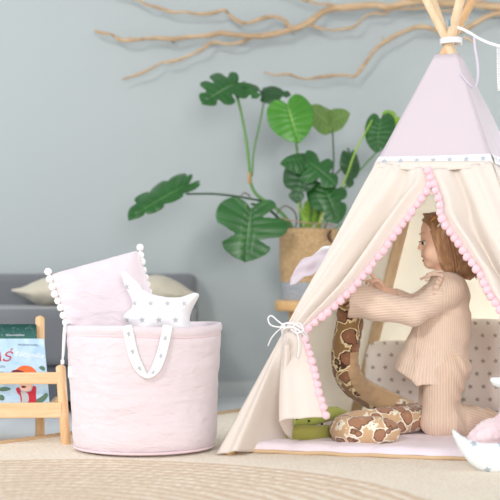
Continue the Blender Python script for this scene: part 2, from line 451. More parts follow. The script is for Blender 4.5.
lens('beige linen cushion lying on the sofa seat left of the pink pillow', [(9,289.5),(20,288),(34,282),(48,277),(66,274),(90,276),(110,283),(124,291),(112,299),(92,305),(66,307),(42,306),(28,299),(18,294)], 6.0, .12)
lens('beige linen cushion lying on the sofa behind the white star', [(132,290),(142,280),(152,275),(164,276),(178,282),(190,290),(200,297),(190,300),(176,306),(158,308),(140,305)], 5.98, .12)

# ------------------------------------------------------------ driftwood branch on the wall
BY = WY-.085
br = thing('driftwood_branch', 'long bare driftwood branch with thin limbs mounted along the wall', 'branch', (0.4, WY-.02, 1.7))
def limb(name, pts, r0, r1, dy=0, par=br):
    q = [P(px, rw, BY+dy*(i % 2)*.5+.012*math.sin(i*2.1)) for i, (px, rw) in enumerate(pts)]
    n_ = len(q); rad = [r0+(r1-r0)*i/(n_-1)*1.0+.0012*math.sin(i*1.7) for i in range(n_)]
    return tube(name, q, rad, M_branch, par, seg=9, n=6, rnd=.18)
limb('trunk', [(560,22),(530,8),(500,7),(468,4),(440,3),(414,1),(390,7),(375,5),(352,7),(337,8),(325,11),(316,17),(308,23),(299,27),(286,31),(273,34),(262,36),(250,36),(236,35),(221,33),(210,35),(202,36),(188,37),(172,39),(158,38),(145,38.5),(133,40),(121,40),(114,36),(110,34),(102,33),(95,31)], .019, .006)
limb('limb', [(292,29),(288,25),(284,20),(277,17),(268,17),(260,19),(252,22),(246,23),(240,22),(233,18),(228,13),(224,10),(212,13),(199,14),(186,12),(172,12),(160,8),(148,5),(140,1),(128,-4),(110,-10)], .009, .006)
limb('limb', [(252,36),(246,40),(240,42.5),(228,44),(212,42.5),(204,48),(195,53),(186,57),(178,60),(168,62),(161,63),(150,69),(141,73),(130,77),(122,79)], .008, .005)
limb('limb', [(560,-2),(520,14),(500,13),(486,17),(474,24),(462,30),(448,32),(436,30),(426,27),(417,27),(408,30),(398,34),(388,40),(379,46),(371,55),(364,65),(359,72),(354,76),(342,75),(330,76),(318,77),(307,79),(297,77),(288,74),(276,75),(264,72)], .013, .0045)
limb('limb', [(308,24),(316,27),(324,29),(332,30),(343,29),(353,27),(360,22),(366,16),(375,13),(384,14),(394,9),(410,9),(425,8),(445,11),(470,6),(492,-6)], .006, .005)
limb('limb', [(345,7),(335,6),(326,4),(318,4),(310,1),(303,0),(292,-4),(270,-10)], .007, .005)
for a_, b_ in (((128,40),(131,35)), ((121,40),(119,36)), ((388,13),(386,9)), ((384,41),(382,36)), ((372,54),(369,51)), ((212,36),(216,34)), ((412,8),(414,4))):
    tube('twig', [P(*a_, BY), (P(*a_, BY)+P(*b_, BY-.01))/2, P(*b_, BY-.02)], [.003, .0026, .0015], M_branch, br, seg=6, n=2)
for px, rw in ((300,27),(414,2),(172,39)):
    q = P(px, rw, BY); tube('wall_bracket', [q, Vector((q.x, WY-.0015, q.z))], [.004, .004], M_brown, br, seg=8, n=1)

# ------------------------------------------------------------ stool, pot and monstera
SD = 5.95; sc = P(309, 300, SD)
st = thing('plant_stool', 'small round wooden stool carrying the potted monstera behind the tent', 'stool', (sc.x, SD, 0))
lathe('seat', [(0.001, 0), (.135, 0), (.142, .004), (.145, .012), (.145, .034), (.142, .042), (.135, .046), (.001, .046)], (sc.x, SD, sc.z-.046), M_stool, st, 48)
for k in range(3):
    a_ = k*2*PI/3+.5; c_, s_ = math.cos(a_), math.sin(a_)
    tube('leg', [(sc.x+c_*.08, SD+s_*.08, sc.z-.046), (sc.x+c_*.10, SD+s_*.10, .2), (sc.x+c_*.12, SD+s_*.12, 0.0)], [.014, .013, .011], M_stool, st, seg=12, n=3)
pot_h = (300-229)/F*SD
n = N('jute_and_grey_basketry'); c = n.coord('UV'); o_ = n.sep(c)
ring = n.math('SINE', n.math('MULTIPLY', o_[1], 2*PI/.0085)); tw = n.math('SINE', n.math('ADD', n.math('MULTIPLY', o_[0], 560), n.math('MULTIPLY', o_[1], 300)))
n.bump(ring, .7, .003); n.bump(tw, .4, .0015)
low = n.math('LESS_THAN', o_[1], (300-282)/F*SD)
jn = n.noise(n.coord(), 90, 3, .7)
M_pot = n.fin(n.mix(low, n.ramp(jn, [(.3, lin((200, 160, 114))), (.7, lin((234, 202, 158)))]), n.ramp(jn, [(.3, lin((176, 182, 190))), (.7, lin((200, 206, 214)))])), .9)
pr = []
for i in range(41):
    t = i/40; pr.append(((.110+.016*min(t*2.2, 1))+.0015*math.sin(i*1.9), t*pot_h))
pr = [(.002, 0.0), (.104, 0.0)]+pr+[(.120, pot_h+.002), (.116, pot_h-.004), (.114, pot_h-.06), (.002, pot_h-.06)]
pot = thing('monstera_plant', 'monstera with split leaves in a jute pot with grey base on the stool', 'plant', (sc.x, SD, sc.z))
lathe('pot', pr, (sc.x, SD, sc.z), M_pot, pot, 72)
n = N('potting_soil'); c = n.coord(); z_ = n.noise(c, 80, 4); n.bump(z_, 1, .01)
M_soil = n.fin(n.ramp(z_, [(.3, lin((50, 36, 28))), (.7, lin((92, 70, 52)))]), 1)
lathe('soil', [(.001, .012), (.06, .01), (.116, 0)], (sc.x, SD, sc.z+pot_h-.05), M_soil, pot, 32)
q = P(333, 236, SD-.125)
tube('handle_toggle', [q+Vector((-.01, 0, .022)), q+Vector((-.018, -.012, 0)), q+Vector((-.006, -.004, -.026))], [.006, .009, .006], M_brown, pot, seg=10, n=3)

def leaf_mat(name, c1, c2, rib):
    n = N(name); uvc = n.coord('UV'); o_ = n.sep(uvc)
    vein = n.math('LESS_THAN', o_[1], .028)
    lat = n.math('ABSOLUTE', n.math('SINE', n.math('MULTIPLY', o_[0], PI*9)))
    lat2 = n.math('LESS_THAN', lat, .09)
    nz = n.noise(n.coord(), 14, 3)
    base = n.mix(nz, lin(c1), lin(c2)); base = n.mix(n.math('MULTIPLY', lat2, .30), base, lin(rib)); base = n.mix(vein, base, lin(rib))
    n.bump(lat, .5, .006)
    n.b.inputs['Coat Weight'].default_value = .25; n.b.inputs['Coat Roughness'].default_value = .25
    return n.fin(base, .36, trans=.16, tcol=lin((110, 170, 40)), spec=.5)
L_mid = leaf_mat('monstera_leaf_green', (22, 78, 28), (44, 112, 42), (88, 142, 70))
L_bri = leaf_mat('monstera_leaf_bright', (48, 122, 28), (82, 154, 42), (144, 192, 92))
L_drk = leaf_mat('monstera_leaf_dark', (24, 70, 32), (44, 96, 46), (70, 120, 66))
L_oli = leaf_mat('monstera_leaf_olive', (92, 130, 58), (120, 152, 76), (150, 176, 104))
L_yel = leaf_mat('monstera_leaf_young', (140, 190, 50), (170, 214, 80), (200, 226, 120))
M_stem = plain('monstera_stem', (96, 146, 74), .45)
M_stemd = plain('monstera_dark_stem', (50, 84, 48), .5)
M_root = plain('monstera_aerial_root', (112, 100, 84), .7)
OUT = catmull([(0,0),(.2,-.13),(.52,-.19),(.84,-.08),(1,.17),(.98,.4),(.82,.62),(.56,.81),(.26,.94),(0,1)], 8)
def outp(t):
    x = t*(len(OUT)-1); i = min(int(x), len(OUT)-2); f = x-i
    return OUT[i]*(1-f)+OUT[i+1]*f
def leaf(base, tip, wd, hint, mat, side=None, lobes=0, s0=.42, gap=.45, cup=.25, droop=.25, wave=.03, asym=(1, 1), name='leaf', slits=None):
    """base/tip points, wd half width, hint = direction the upper face looks"""
    b, t_ = Vector(base), Vector(tip); y = t_-b; L = y.length; y.normalize()
    nrm = Vector(hint); nrm = (nrm-y*nrm.dot(y)).normalized(); x = y.cross(nrm)
    V, UV, Fc = [], [], []
    NS = 9; nl = max(lobes, 1); NT = 7 if lobes else 40
    for sgn in (-1, 1):
        if slits: bounds_s = [0]+list(slits[0 if sgn < 0 else 1])+[1]
        W_ = wd*asym[0 if sgn < 0 else 1]
        bounds = [0]+[.24+.52*i/(max(nl-1, 1)) for i in range(nl)]+[1] if lobes else [0, 1]
        if slits: bounds = bounds_s
        if lobes == 0: NTl = 40
        for li in range(len(bounds)-1):
            ta, tb = bounds[li], bounds[li+1]; nt = max(5, int((tb-ta)*44)); st0 = len(V)
            gl = 0 if li == 0 else gap*(.8+.4*random.random()); gr = 0 if li == len(bounds)-2 else gap*(.8+.4*random.random())
            zz = (random.random()-.5)*.05*L if lobes else 0
            for j in range(nt+1):
                for k in range(NS+1):
                    s = k/NS; f = j/nt
                    g_ = max(0, (s-s0)/(1-s0)); g_ = g_**.7 if g_ > 0 else 0
                    # pull the strip's edges in towards its middle past s0 (the split)
                    lo_, hi_ = g_*gl*.5, 1-g_*gr*.5
                    tt = ta+(tb-ta)*(lo_+(hi_-lo_)*f)
                    e = outp(tt); m = tt**1.35
                    rd = 1-.16*(abs(2*f-1)**3) if lobes and 0 < li < len(bounds)-2 or (lobes and li in (0, len(bounds)-2)) else 1
                    ss = s*(rd if k == NS or s > .6 else 1)
                    lx = e[0]*W_*ss; ly = L*(m*(1-ss)+e[1]*ss)
                    ax = lx/wd
                    lz = -cup*wd*ax*ax-droop*L*max(ly/L, 0)**2+wave*L*math.sin(tt*17+sgn)*ax*ax+zz*g_-.10*wd*math.exp(-(ax/.06)**2)*.5
                    V.append(b+x*(sgn*lx)+y*ly+nrm*lz); UV.append((tt, s))
            for j in range(nt):
                for k in range(NS):
                    a_ = st0+j*(NS+1)+k; q = (a_, a_+1, a_+NS+2, a_+NS+1)
                    Fc.append(q if sgn > 0 else q[::-1])
    # shift so that the tip (after droop) still meets the wanted place
    corr = nrm*(droop*L)
    V = [v+corr*max(0, min(1, (v-b).dot(y)/L)) for v in V]
    o = mesh(name, V, Fc, mat, pot, uv=UV)
    bm = bmesh.new(); bm.from_mesh(o.data); bmesh.ops.remove_doubles(bm, verts=bm.verts, dist=.0006); bm.to_mesh(o.data); bm.free()
    solidify(o, .0016); subsurf(o, 1)
    return o
def stem(pts, r=.005, m=None, r1=None):
    q = [P(*p) for p in pts]; n_ = len(q); r1 = r1 or r*.75
    return tube('stem', q, [r+(r1-r)*i/(n_-1) for i in range(n_)], m or M_stem, pot, seg=8, n=6)
D = SD
soilp = lambda dx, dy=0: (307+dx, 236, D+dy)
# main cane and stems
stem([soilp(-10), (286,218,D), (272,205,D), (258,196,D), (251,184,D), (249,165,D), (247,145,D), (243,122,D), (238,98,D-.02)], .008, M_stem, .005)
stem([(250,182,D), (247,150,D), (242,118,D), (234,88,D)], .0045)
stem([(252,176,D+.02), (254,150,D+.03), (260,122,D+.04), (265,96,D+.06)], .0045)
stem([(250,183,D), (249,178,D-.004), (250,172,D)], .009, plain('stem_node', (190, 150, 100), .6), .006)
stem([(250,196,D), (244,193,D-.05), (236,201,D-.05), (232,196,D-.05)], .003, M_root)
stem([(262,201,D), (240,197,D-.05), (215,194,D-.1), (186,194,D-.12)], .005, M_stemd, .004)
stem([soilp(-8,-.05), (284,224,D-.08), (272,212,D-.14), (262,206,D-.18), (251,204,D-.2)], .007, M_stemd, .005)
stem([soilp(-6), (300,205,D), (299,175,D), (297,150,D-.02), (295,138,D-.04), (290,112,D-.05)], .006)
stem([soilp(8), (325,205,D), (333,170,D+.03), (333,140,D+.05), (332,122,D+.05)], .0042, M_stemd)
stem([soilp(6,-.04), (330,212,D-.04), (345,180,D-.05), (356,150,D-.05), (367,130,D-.05), (372,120,D-.06)], .005, plain('stem_yellow_green', (150, 186, 80), .45))
stem([soilp(14), (340,195,D), (360,170,D+.03), (380,148,D+.03), (398,120,D+.03)], .0045)
stem([soilp(10), (322,190,D), (340,170,D+.02), (352,158,D+.02)], .004, M_stemd)
stem([soilp(2), (311,208,D-.03), (306,185,D-.07), (305,165,D-.1)], .006)
stem([soilp(4), (318,222,D-.03), (322,205,D-.08), (324,188,D-.12)], .0055)
stem([soilp(-4), (304,222,D), (299,206,D), (300,190,D)], .008, plain('pale_stem', (168, 196, 110), .45))
stem([soilp(0,-.05), (318,225,D-.09), (322,215,D-.11), (327,207,D-.12)], .006, plain('yellow_stub', (176, 194, 84), .5))
stem([soilp(-12,-.02), (296,215,D-.05), (286,206,D-.07), (278,212,D-.06), (276,222,D-.02), (282,232,D)], .0035, M_root)
stem([soilp(12), (345,222,D), (360,205,D), (372,196,D)], .003)
tube('plant_tie', [P(280,218,D-.06), P(300,222,D-.1), P(320,224,D-.1), P(334,225,D-.05)], .0025, plain('twine', (190, 150, 130), .8), pot, seg=6, n=5)
# leaves
leaf(P(238,82,D-.02), P(202,104,D-.10), .104, (-.15, -1, .45), L_mid, lobes=3, s0=.45, gap=.34, slits=((.3, .5, .72), (.34, .56, .76)), cup=.3, droop=.25, wave=.02, asym=(.8, 1.2))
leaf(P(243,84,D), P(258,98,D-.05), .06, (.3, -.9, .5), L_mid, lobes=2, s0=.5, gap=.4, cup=.4)
leaf(P(262,93,D+.05), P(291,95,D+.04), .052, (0, -.8, .6), L_drk, lobes=2, s0=.5, gap=.3, cup=.3)
leaf(P(287,104,D-.06), P(299,143,D-.12), .098, (-.1, -1, .35), L_bri, cup=.22, droop=.18)
leaf(P(330,124,D+.05), P(309,106,D+.03), .072, (-.1, -.75, .7), L_oli, cup=.1, droop=-.1)
leaf(P(329,123,D+.05), P(350,113,D+.02), .055, (.1, -.9, .5), L_oli, cup=.1, droop=.2)
leaf(P(380,119,D-.06), P(377,153,D-.1), .066, (-.35, -1, .25), L_mid, cup=.3, droop=.15)
leaf(P(396,116,D+.03), P(384,120,D), .055, (0, -.8, .6), L_yel, cup=.2)
leaf(P(308,158,D-.1), P(280,164,D-.16), .062, (-.1, -1, .5), L_mid, cup=.4, droop=.4, asym=(1.1, .5))
leaf(P(306,163,D-.11), P(296,203,D-.16), .084, (-.3, -1, .3), L_drk, lobes=2, s0=.6, gap=.22, cup=.3, asym=(.8, 1.1))
leaf(P(306,160,D-.12), P(336,186,D-.18), .082, (.1, -1, .45), L_mid, lobes=3, s0=.38, gap=.36, slits=((.45, .7), (.4, .68)), cup=.35, droop=.3)
leaf(P(324,185,D-.13), P(338,224,D-.17), .084, (.05, -1, .3), L_mid, lobes=3, s0=.6, gap=.2, slits=((.4, .6), (.7,)), cup=.3)
leaf(P(351,154,D+.02), P(349,188,D-.02), .050, (.5, -.9, .1), L_drk, lobes=2, s0=.6, gap=.25, cup=.35)
leaf(P(251,208,D-.21), P(245,262,D-.26), .158, (-.12, -1, .42), L_mid, lobes=3, s0=.34, gap=.36, cup=.18, droop=.12, slits=((.36, .66), (.60,)))
leaf(P(188,184,D-.12), P(128,219,D-.22), .112, (-.15, -.85, .65), L_mid, lobes=4, s0=.80, gap=.16, cup=.35, droop=.10, asym=(.45, 1.1))
leaf(P(313,205,D), P(308,228,D-.02), .04, (.3, -1, .2), L_yel, cup=.4)

# ------------------------------------------------------------ teepee tent
d_c = 4.68; TC = Vector((.679, d_c, 0)); dv_ = Vector((-.78, -.35, 0)); pv = Vector((.35, -.78, 0))
FL, FR, BR, BL = [TC+dv_, Vector((.975, 3.93, 0)), Vector((1.43, 5.03, 0)), Vector((.392, 5.44, 0))]
for q in (FL, FR, BR, BL): q.z = RZ
ZT = 1.30
def top(c): v = TC+(c-TC)*.062+Vector((-.014, 0, 0)); v.z = ZT; return v
tFL, tFR, tBR, tBL = [top(Vector((c.x, c.y, 0))) for c in (FL, FR, BR, BL)]
tent = thing('teepee_tent', "child's cream canvas teepee with lilac top, pink pompom trim and tied flaps", 'tent', (TC.x, TC.y, RZ))
fn_ = (FR-FL).cross(tFL-FL).normalized()
if fn_.y > 0: fn_ = -fn_
def FP(px, row, off=0.0):
    ray = Vector(((px-250)/F, 1, -(row-HZ)/F)); o_ = Vector((0, 0, CH))
    t = (FL-o_).dot(fn_)/ray.dot(fn_); return o_+ray*t+fn_*off
def lerp(a, b, t): return a+(b-a)*t
ZB = .935   # height of the star band
def panel(cA, cB, tA, tB, z0, z1, sag, name, mat, nu=24, nv=30, out=0):
    """wall of the tent between heights z0, z1; edges on poles A and B"""
    nrm = (cB-cA).cross(tA-cA).normalized()
    if nrm.dot(cA-TC) < 0: nrm = -nrm
    def f(u_, v_):
        z = z0+(z1-z0)*v_; t = (z-RZ)/(ZT-RZ)
        a, b = lerp(cA, tA, t), lerp(cB, tB, t); p = lerp(a, b, u_)
        bow = math.sin(PI*u_)*(1-t)
        return p-nrm*(sag*bow)+nrm*(.006*math.sin(u_*26+3*v_)*bow+out)
    o = grid(name, f, nu, nv, mat, tent); solidify(o, .0022); return o
panel(FL, BL, tFL, tBL, RZ, ZB, .03, 'side_panel', M_inner)
panel(BL, BR, tBL, tBR, RZ, ZB, .03, 'back_panel', M_inner)
panel(BR, FR, tBR, tFR, RZ, ZB, .02, 'side_panel', M_tent)
for a_, b_, ta_, tb_, m_ in ((FL, FR, tFL, tFR, 0), (FR, BR, tFR, tBR, 0), (BR, BL, tBR, tBL, 0), (BL, FL, tBL, tFL, 0)):
    panel(a_, b_, ta_, tb_, ZB, ZT, .008, 'upper_panel', M_lav, 16, 16)
# star trim band: cotton strip with small stars set into it
def star_vf(c, ex, ez, R, rot=0):
    V = [c]
    for k in range(10):
        a_ = rot+k*PI/5; r = R if k % 2 == 0 else R*.42; V.append(c+ex*(math.sin(a_)*r)+ez*(math.cos(a_)*r))
    return V, [(0, 1+k, 1+(k+1) % 10) for k in range(10)]
def band(cA, cB, tA, tB, ns, name='star_trim'):
    nrm = (cB-cA).cross(tA-cA).normalized()
    if nrm.dot(cA-TC) < 0: nrm = -nrm
    def pt(u_, z, off):
        t = (z-RZ)/(ZT-RZ); p = lerp(lerp(cA, tA, t), lerp(cB, tB, t), u_)
        return p+nrm*(off-.012*math.sin(PI*u_)*(1-t))
    V, Fc, M = [], [], []; nu = 30
    for i in range(nu+1):
        V += [pt(i/nu, ZB-.016, .005), pt(i/nu, ZB, .007), pt(i/nu, ZB+.016, .005)]
    for i in range(nu):
        for k in (0, 1): a_ = i*3+k; Fc.append((a_, a_+3, a_+4, a_+1)); M.append(0)
    for i in range(ns):
        u_ = (i+.5)/ns; c = pt(u_, ZB, .0095); ex = (pt(u_+.01, ZB, .0095)-c).normalized(); ez = nrm.cross(ex)
        if ez.z < 0: ez = -ez
        v, f = star_vf(c, ex, ez, .0105, .15*math.sin(i*3)); o0 = len(V); V += v; Fc += [tuple(q+o0 for q in x) for x in f]; M += [1]*len(f)
    o = mesh(name, V, Fc, [M_white, M_grey], tent, smooth=False, mi=M); return o
for q in ((FL, FR, tFL, tFR), (FR, BR, tFR, tBR), (BR, BL, tBR, tBL), (BL, FL, tBL, tFL)): band(*q, 7)
# poles
def pole(base, t_, ext, shift, m=M_pole, rr=1):
    b = Vector((base.x, base.y, RZ)); b = lerp(b, TC+Vector((0,0,RZ)), .042); b.z = RZ
    tt = lerp(t_, Vector((TC.x-.014, TC.y, t_.z)), .58)+shift
    d_ = (tt-b); e = b+d_*(1+ext)
    tube('pole', [b, lerp(b, e, .5), e], [.0155*rr, .015*rr, .014], m, tent, seg=16, n=4)
pole(FL, tFL, .20, Vector((.0, .004, 0)), M_poled)
pole(FR, tFR, .22, Vector((-.003, 0, 0)))
pole(BR, tBR, .22, Vector((0, 0, 0)))
pole(BL, tBL, .24, Vector((.0, -.002, 0)), M_pole, 1.3)
# binding at the crossing
cr = Vector((TC.x-.008, TC.y-.008, 1.338))
def ring_pts(c, rx, ry, nloop=1, dz=0): return [(c.x+rx*math.cos(a_), c.y+ry*math.sin(a_), c.z+dz*a_/(2*PI)) for a_ in np.linspace(0, 2*PI*nloop, 20*nloop)]
for k in range(3): tube('binding', ring_pts(cr+Vector((0, 0, .006*k)), .034, .034, 1, .004), .0042, M_cord, tent, seg=8, n=1)
tube('binding_end', [cr+Vector((.04, -.02, .02)), cr+Vector((.06, -.03, .008)), cr+Vector((.08, -.03, -.012))], [.004, .0035, .0025], M_tan, tent, seg=8, n=4)
# flaps.  free edges as seen; folds modelled as offsets from the tent's front plane
def pl(row, z_=None):    # point of the front-left pole line at image row
    t = (455-row)/(455-56.); return 217+(435-217)*t
LE = catmull([(427,170,0),(429,184,0),(420,198,0),(410,212,0),(393,235,0),(374,260,0),(352,287,0),(330,308,0),(312,323,0),(302,333,0)], 6)
def sample(A_, t):
    x = t*(len(A_)-1); i = min(int(x), len(A_)-2); f = x-i; return A_[i]*(1-f)+A_[i+1]*f
zb_row = lambda px: 163.5
def flapL(u_, v_):
    e = sample(LE, v_); row0 = 163+(337-163)*v_
    lx = pl(row0); p = FP(lx+(e[0]-lx)*u_, row0+(e[1]-row0)*u_)
    a = math.sin(PI*min(v_*1.05, 1))
    off = -.034*math.exp(-((u_-.60)/.10)**2)+.030*math.exp(-((u_-.84)/.10)**2)+.012*math.exp(-((u_-.3)/.16)**2)
    off *= (.25+a)*(1 if v_ < .9 else (1-v_)/.1*.7+.3)
    return p+fn_*(off+.004+.003*math.sin(u_*30+v_*9))
o = fL_ = grid('flap', flapL, 44, 60, M_tent, tent); solidify(o, .0025)
RE = catmull([(431,171,0),(438,188,0),(443,204,0),(443,212,0),(448,224,0),(460,241,0),(470,256,0),(482,272,0),(491,292,0),(502,308,0),(522,345,0),(545,372,0)], 6)
def prx(row): t = (474.5-row)/(474.5-57.); return 598+(456-598)*t
def flapR(u_, v_):
    e = sample(RE, v_); row0 = 163+(376-163)*v_
    rx = prx(row0); p = FP(rx+(e[0]-rx)*u_, row0+(e[1]-row0)*u_)
    a = math.sin(PI*min(v_*.95+.05, 1))
    off = -.040*math.exp(-((u_-.62)/.10)**2)+.026*math.exp(-((u_-.86)/.10)**2)+.010*math.exp(-((u_-.25)/.16)**2)
    return p+fn_*(off*(.25+a)+.004+.003*math.sin(u_*28+v_*9))
o = fR_ = grid('flap', flapR, 44, 60, M_tent, tent); solidify(o, .0025)
# strip of front cloth between band and flap tops
def topstrip(u_, v_):
    t = ((ZB-.0)-RZ)/(ZT-RZ); a, b = lerp(FL, tFL, t), lerp(FR, tFR, t); p = lerp(a, b, u_)
    e = 172-8*abs(u_-.47); px = 250+p.x/p.y*F
    q = FP(px, lerp(162, e, v_)); return q+fn_*(.0055)
o = grid('flap_header', topstrip, 30, 4, M_tent, tent); solidify(o, .0025)
# lower left flap: corner cloth running in from the pole, and the hanging end in front of it
def corner(u_, v_):
    row = 335+(455-335)*v_; lx = pl(row); p0 = FP(lx, row, .006)
    w_ = 3+18*v_                                   # width in pixels of the cloth lying along the pole
    p1 = FP(lx+w_, row+(-2)*v_, .012+.006*v_)
    rr = 338+(442-338)*v_; rx = 288+(294-288)*v_
    b = P(rx, rr, 4.32+.22*v_)
    if u_ < .35:
        t = u_/.35; return lerp(p0, p1, t)+fn_*(.005*v_*math.sin(t*9))
    t = (u_-.35)/.65; m_ = lerp(p1, b, .30)-fn_*(.07*v_)
    return (1-t)**2*p1+2*t*(1-t)*m_+t*t*b+fn_*(.006*v_*math.sin(t*10)*(1-t))
o = grid('flap_corner', corner, 30, 40, M_tent, tent); solidify(o, .0025)
HR = catmull([(303,333,0),(305,347,0),(310,362,0),(314,377,0),(317,392,0),(321,405,0),(325,418,0)], 6)
def hang(u_, v_):
    e = sample(HR, v_); lrow = 336+(425-336)*v_; lx = 286-4*math.sin(PI*v_*.6)
    brow = lrow+(e[1]-lrow)*u_-7*math.sin(PI*min(u_*2.2, 1))*v_*0
    px = lx+(e[0]-lx)*u_
    amp = .3+.7*v_
    off = .030*amp*math.exp(-((u_-.22)/.22)**2)-.012*amp*math.sin(u_*PI*2.4)*u_
    return FP(px, brow, .02+off)
o = fH_ = grid('flap_end', hang, 26, 30, M_tent, tent); solidify(o, .0025)
def hang_back(u_, v_):   # the end turned under, its inside towards the mat
    r0 = 346+(424-346)*v_; a = FP(286-4*math.sin(PI*v_*.6), r0, .022)
    b = P(290+4*v_, 345+(441-345)*v_, 4.32+.20*v_); m_ = P(284+.5*v_, 345+(436-345)*v_, 4.28+.06*v_)
    return (1-u_)**2*a+2*u_*(1-u_)*m_+u_*u_*b
o = grid('flap_fold', hang_back, 10, 24, M_tent, tent); solidify(o, .0025)
# right flap end and corner (outside the frame, so the tent stays whole)
def hangR(u_, v_):
    row = 372+(474-372)*v_; rx = prx(row); ex = 548-14*v_; er = 374+(440-374)*v_
    return FP(rx+(ex-rx)*u_, row+(er-row)*u_, .004+.02*math.sin(u_*9)*v_)
o = grid('flap_end', hangR, 24, 24, M_tent, tent); solidify(o, .0025)
# pompoms
def pom_mesh(r, nm):
    bm = bmesh.new(); bmesh.ops.create_icosphere(bm, subdivisions=3, radius=r)
    for v in bm.verts:
        n_ = v.co.normalized(); v.co = n_*r*(1+.13*noise.noise(n_*4.5)+.07*noise.noise(n_*13))
    me = bpy.data.meshes.new(nm); bm.to_mesh(me); bm.free()
    me.polygons.foreach_set('use_smooth', [True]*len(me.polygons)); return me
pm = pom_mesh(.0129, 'pompom'); pm.materials.append(M_poms)
def pompoms(path, step, off, par, me_, jitter=.0015, start=0):
    A_ = [Vector(p) for p in path]; acc = start
    for i in range(len(A_)-1):
        s_ = (A_[i+1]-A_[i]); L = s_.length
        while acc <= L:
            p = A_[i]+s_*(acc/L)+off; o = bpy.data.objects.new('pompom', me_); COL.objects.link(o); o.parent = par
            o.location = p-fix_offset(par)+Vector([random.uniform(-jitter, jitter) for _ in range(3)])
            o.rotation_euler = [random.uniform(0, 6) for _ in range(3)]; s = random.uniform(.92, 1.1); o.scale = (s, s, s); acc += step
        acc -= L
tape = []
pL = [FP(c[0], c[1], .008) for c in LE]; pR = [FP(c[0], c[1], .008) for c in RE]; pH = [FP(c[0]+1, c[1], .014) for c in HR]
for path, off, fp_ in ((pL, Vector((.004, -.004, -.008)), fL_), (pR, Vector((-.009, -.004, -.004)), fR_), (pH, Vector((.006, -.002, -.002)), fH_)):
    pompoms(path, .0262, off, fp_, pm)
    tube('pompom_tape', [p+off*.3 for p in path[::3]], .0048, M_poms, fp_, seg=6, n=2)
# white cord bow at the left tie
tp = FP(292, 334, .03)
def fp(px, row, o_=.035): return FP(px, row, o_)
tie = tube('tie_cord', [fp(284,337,.01), fp(286,331,.045), fp(295,329,.052), fp(305,333,.045), fp(309,339,.0)], .0032, M_cord, tent, seg=8)
tube('tie_cord', [fp(284,340,.01), fp(287,335,.045), fp(296,333,.052), fp(305,337,.045), fp(309,342,.0)], .003, M_cord, tent, seg=8)
tube('tie_cord', [fp(290,332,.05), fp(283,327,.05), fp(276,321,.045), fp(272,323,.04), fp(274,329,.04), fp(281,332,.045), fp(290,333,.05)], .0026, M_cord, tent, seg=8)
tube('tie_cord', [fp(287,333,.05), fp(280,337,.04), fp(274,342,.03), fp(270,348,.02)], .0022, M_cord, tent, seg=8)
tube('tie_cord', [fp(298,333,.055), fp(302,340,.05), fp(303,350,.045), fp(301,362,.04)], .0022, M_cord, tent, seg=8)
tube('tie_cord', [fp(298,333,.055), fp(304,329,.05), fp(308,336,.05), fp(301,339,.052), fp(296,335,.055)], .0024, M_cord, tent, seg=8)
# pale pink cloth tied out at the back of the tent, over the pot
def tiecl(u_, v_):
    A0, A1 = (357,236), (345,262); B0, B1 = (300,263), (290,287)
    x = lerp(lerp(Vector(A0), Vector(A1), v_), lerp(Vector(B0), Vector(B1), v_), u_)
    d_ = 4.68+.12*u_+.012*math.sin(v_*7+u_*3)*u_+.006*math.sin(u_*14)
    x.x -= 3*math.sin(v_*PI)*u_; x.y -= 3*math.sin(u_*PI*.9)+1.2*math.sin(u_*22+v_*4)
    return P(x.x, x.y, d_)
o = grid('tie_cloth', tiecl, 20, 24, M_lav, tent); solidify(o, .003)
tube('tie_cloth_end', [P(318,252,4.74), P(323,248,4.72), P(332,247,4.70), P(352,244,4.68)], [.002, .005, .006, .006], M_white, tent, seg=8, flat=.4)

# bunting from the poles
bun = thing('bunting', 'white starry bunting tape and flag hanging from the tent poles at upper right', 'bunting', tuple(P(480, 40, 4.6)))
def ribbon(name, pts, wd, mat, par, wdir, n_=6, th=.0015):
    C_ = catmull(pts, n_); wv_ = Vector(wdir).normalized()*wd/2
    V = []
    for c in C_: V += [Vector(c)-wv_, Vector(c)+wv_]
    Fc = [(2*i, 2*i+2, 2*i+3, 2*i+1) for i in range(len(C_)-1)]
    UV = []; L = 0
    for i, c in enumerate(C_):
        if i: L += float(np.linalg.norm(C_[i]-C_[i-1]))
        UV += [(L, 0), (L, wd)]
    o = mesh(name, V, Fc, mat, par, uv=UV); solidify(o, th); return o
ribbon('tape', [P(456,27,4.64), P(462,29,4.62), P(470,33,4.6), P(480,39,4.59), P(492,44,4.58), P(506,47,4.57), P(530,48,4.55)], .010, M_starstrap, bun, (.1, -.3, 1))
ribbon('tape_tail', [P(474,37,4.6), P(475,48,4.59), P(477,60,4.585), P(478,72,4.58), P(477,82,4.58), P(474,87,4.575), P(468,83,4.575), P(461,74,4.575)], .008, M_ribbon, bun, (.9, -.5, .2))
def flag(px0, px1, h1, dd0, dd1):
    def f(u_, v_):
        t = P(px0+(px1-px0)*u_, 44+2*u_, dd0+(dd1-dd0)*u_); b = P(px0+1+(px1-px0)*u_*.8, 44+h1, dd0+(dd1-dd0)*u_)
        p = lerp(t, b, v_); p.y += .008*math.sin(u_*8+v_*3); return p
    o = grid('flag', f, 10, 10, M_starstrap, bun); solidify(o, .0015)
flag(497, 503, 47, 4.56, 4.66); flag(512, 540, 46, 4.56, 4.55)
tube('peg', [P(449.5,26,4.62), P(449.5,20,4.62)], .003, plain('blue_clip', (110, 150, 170)), bun, seg=8, n=1)
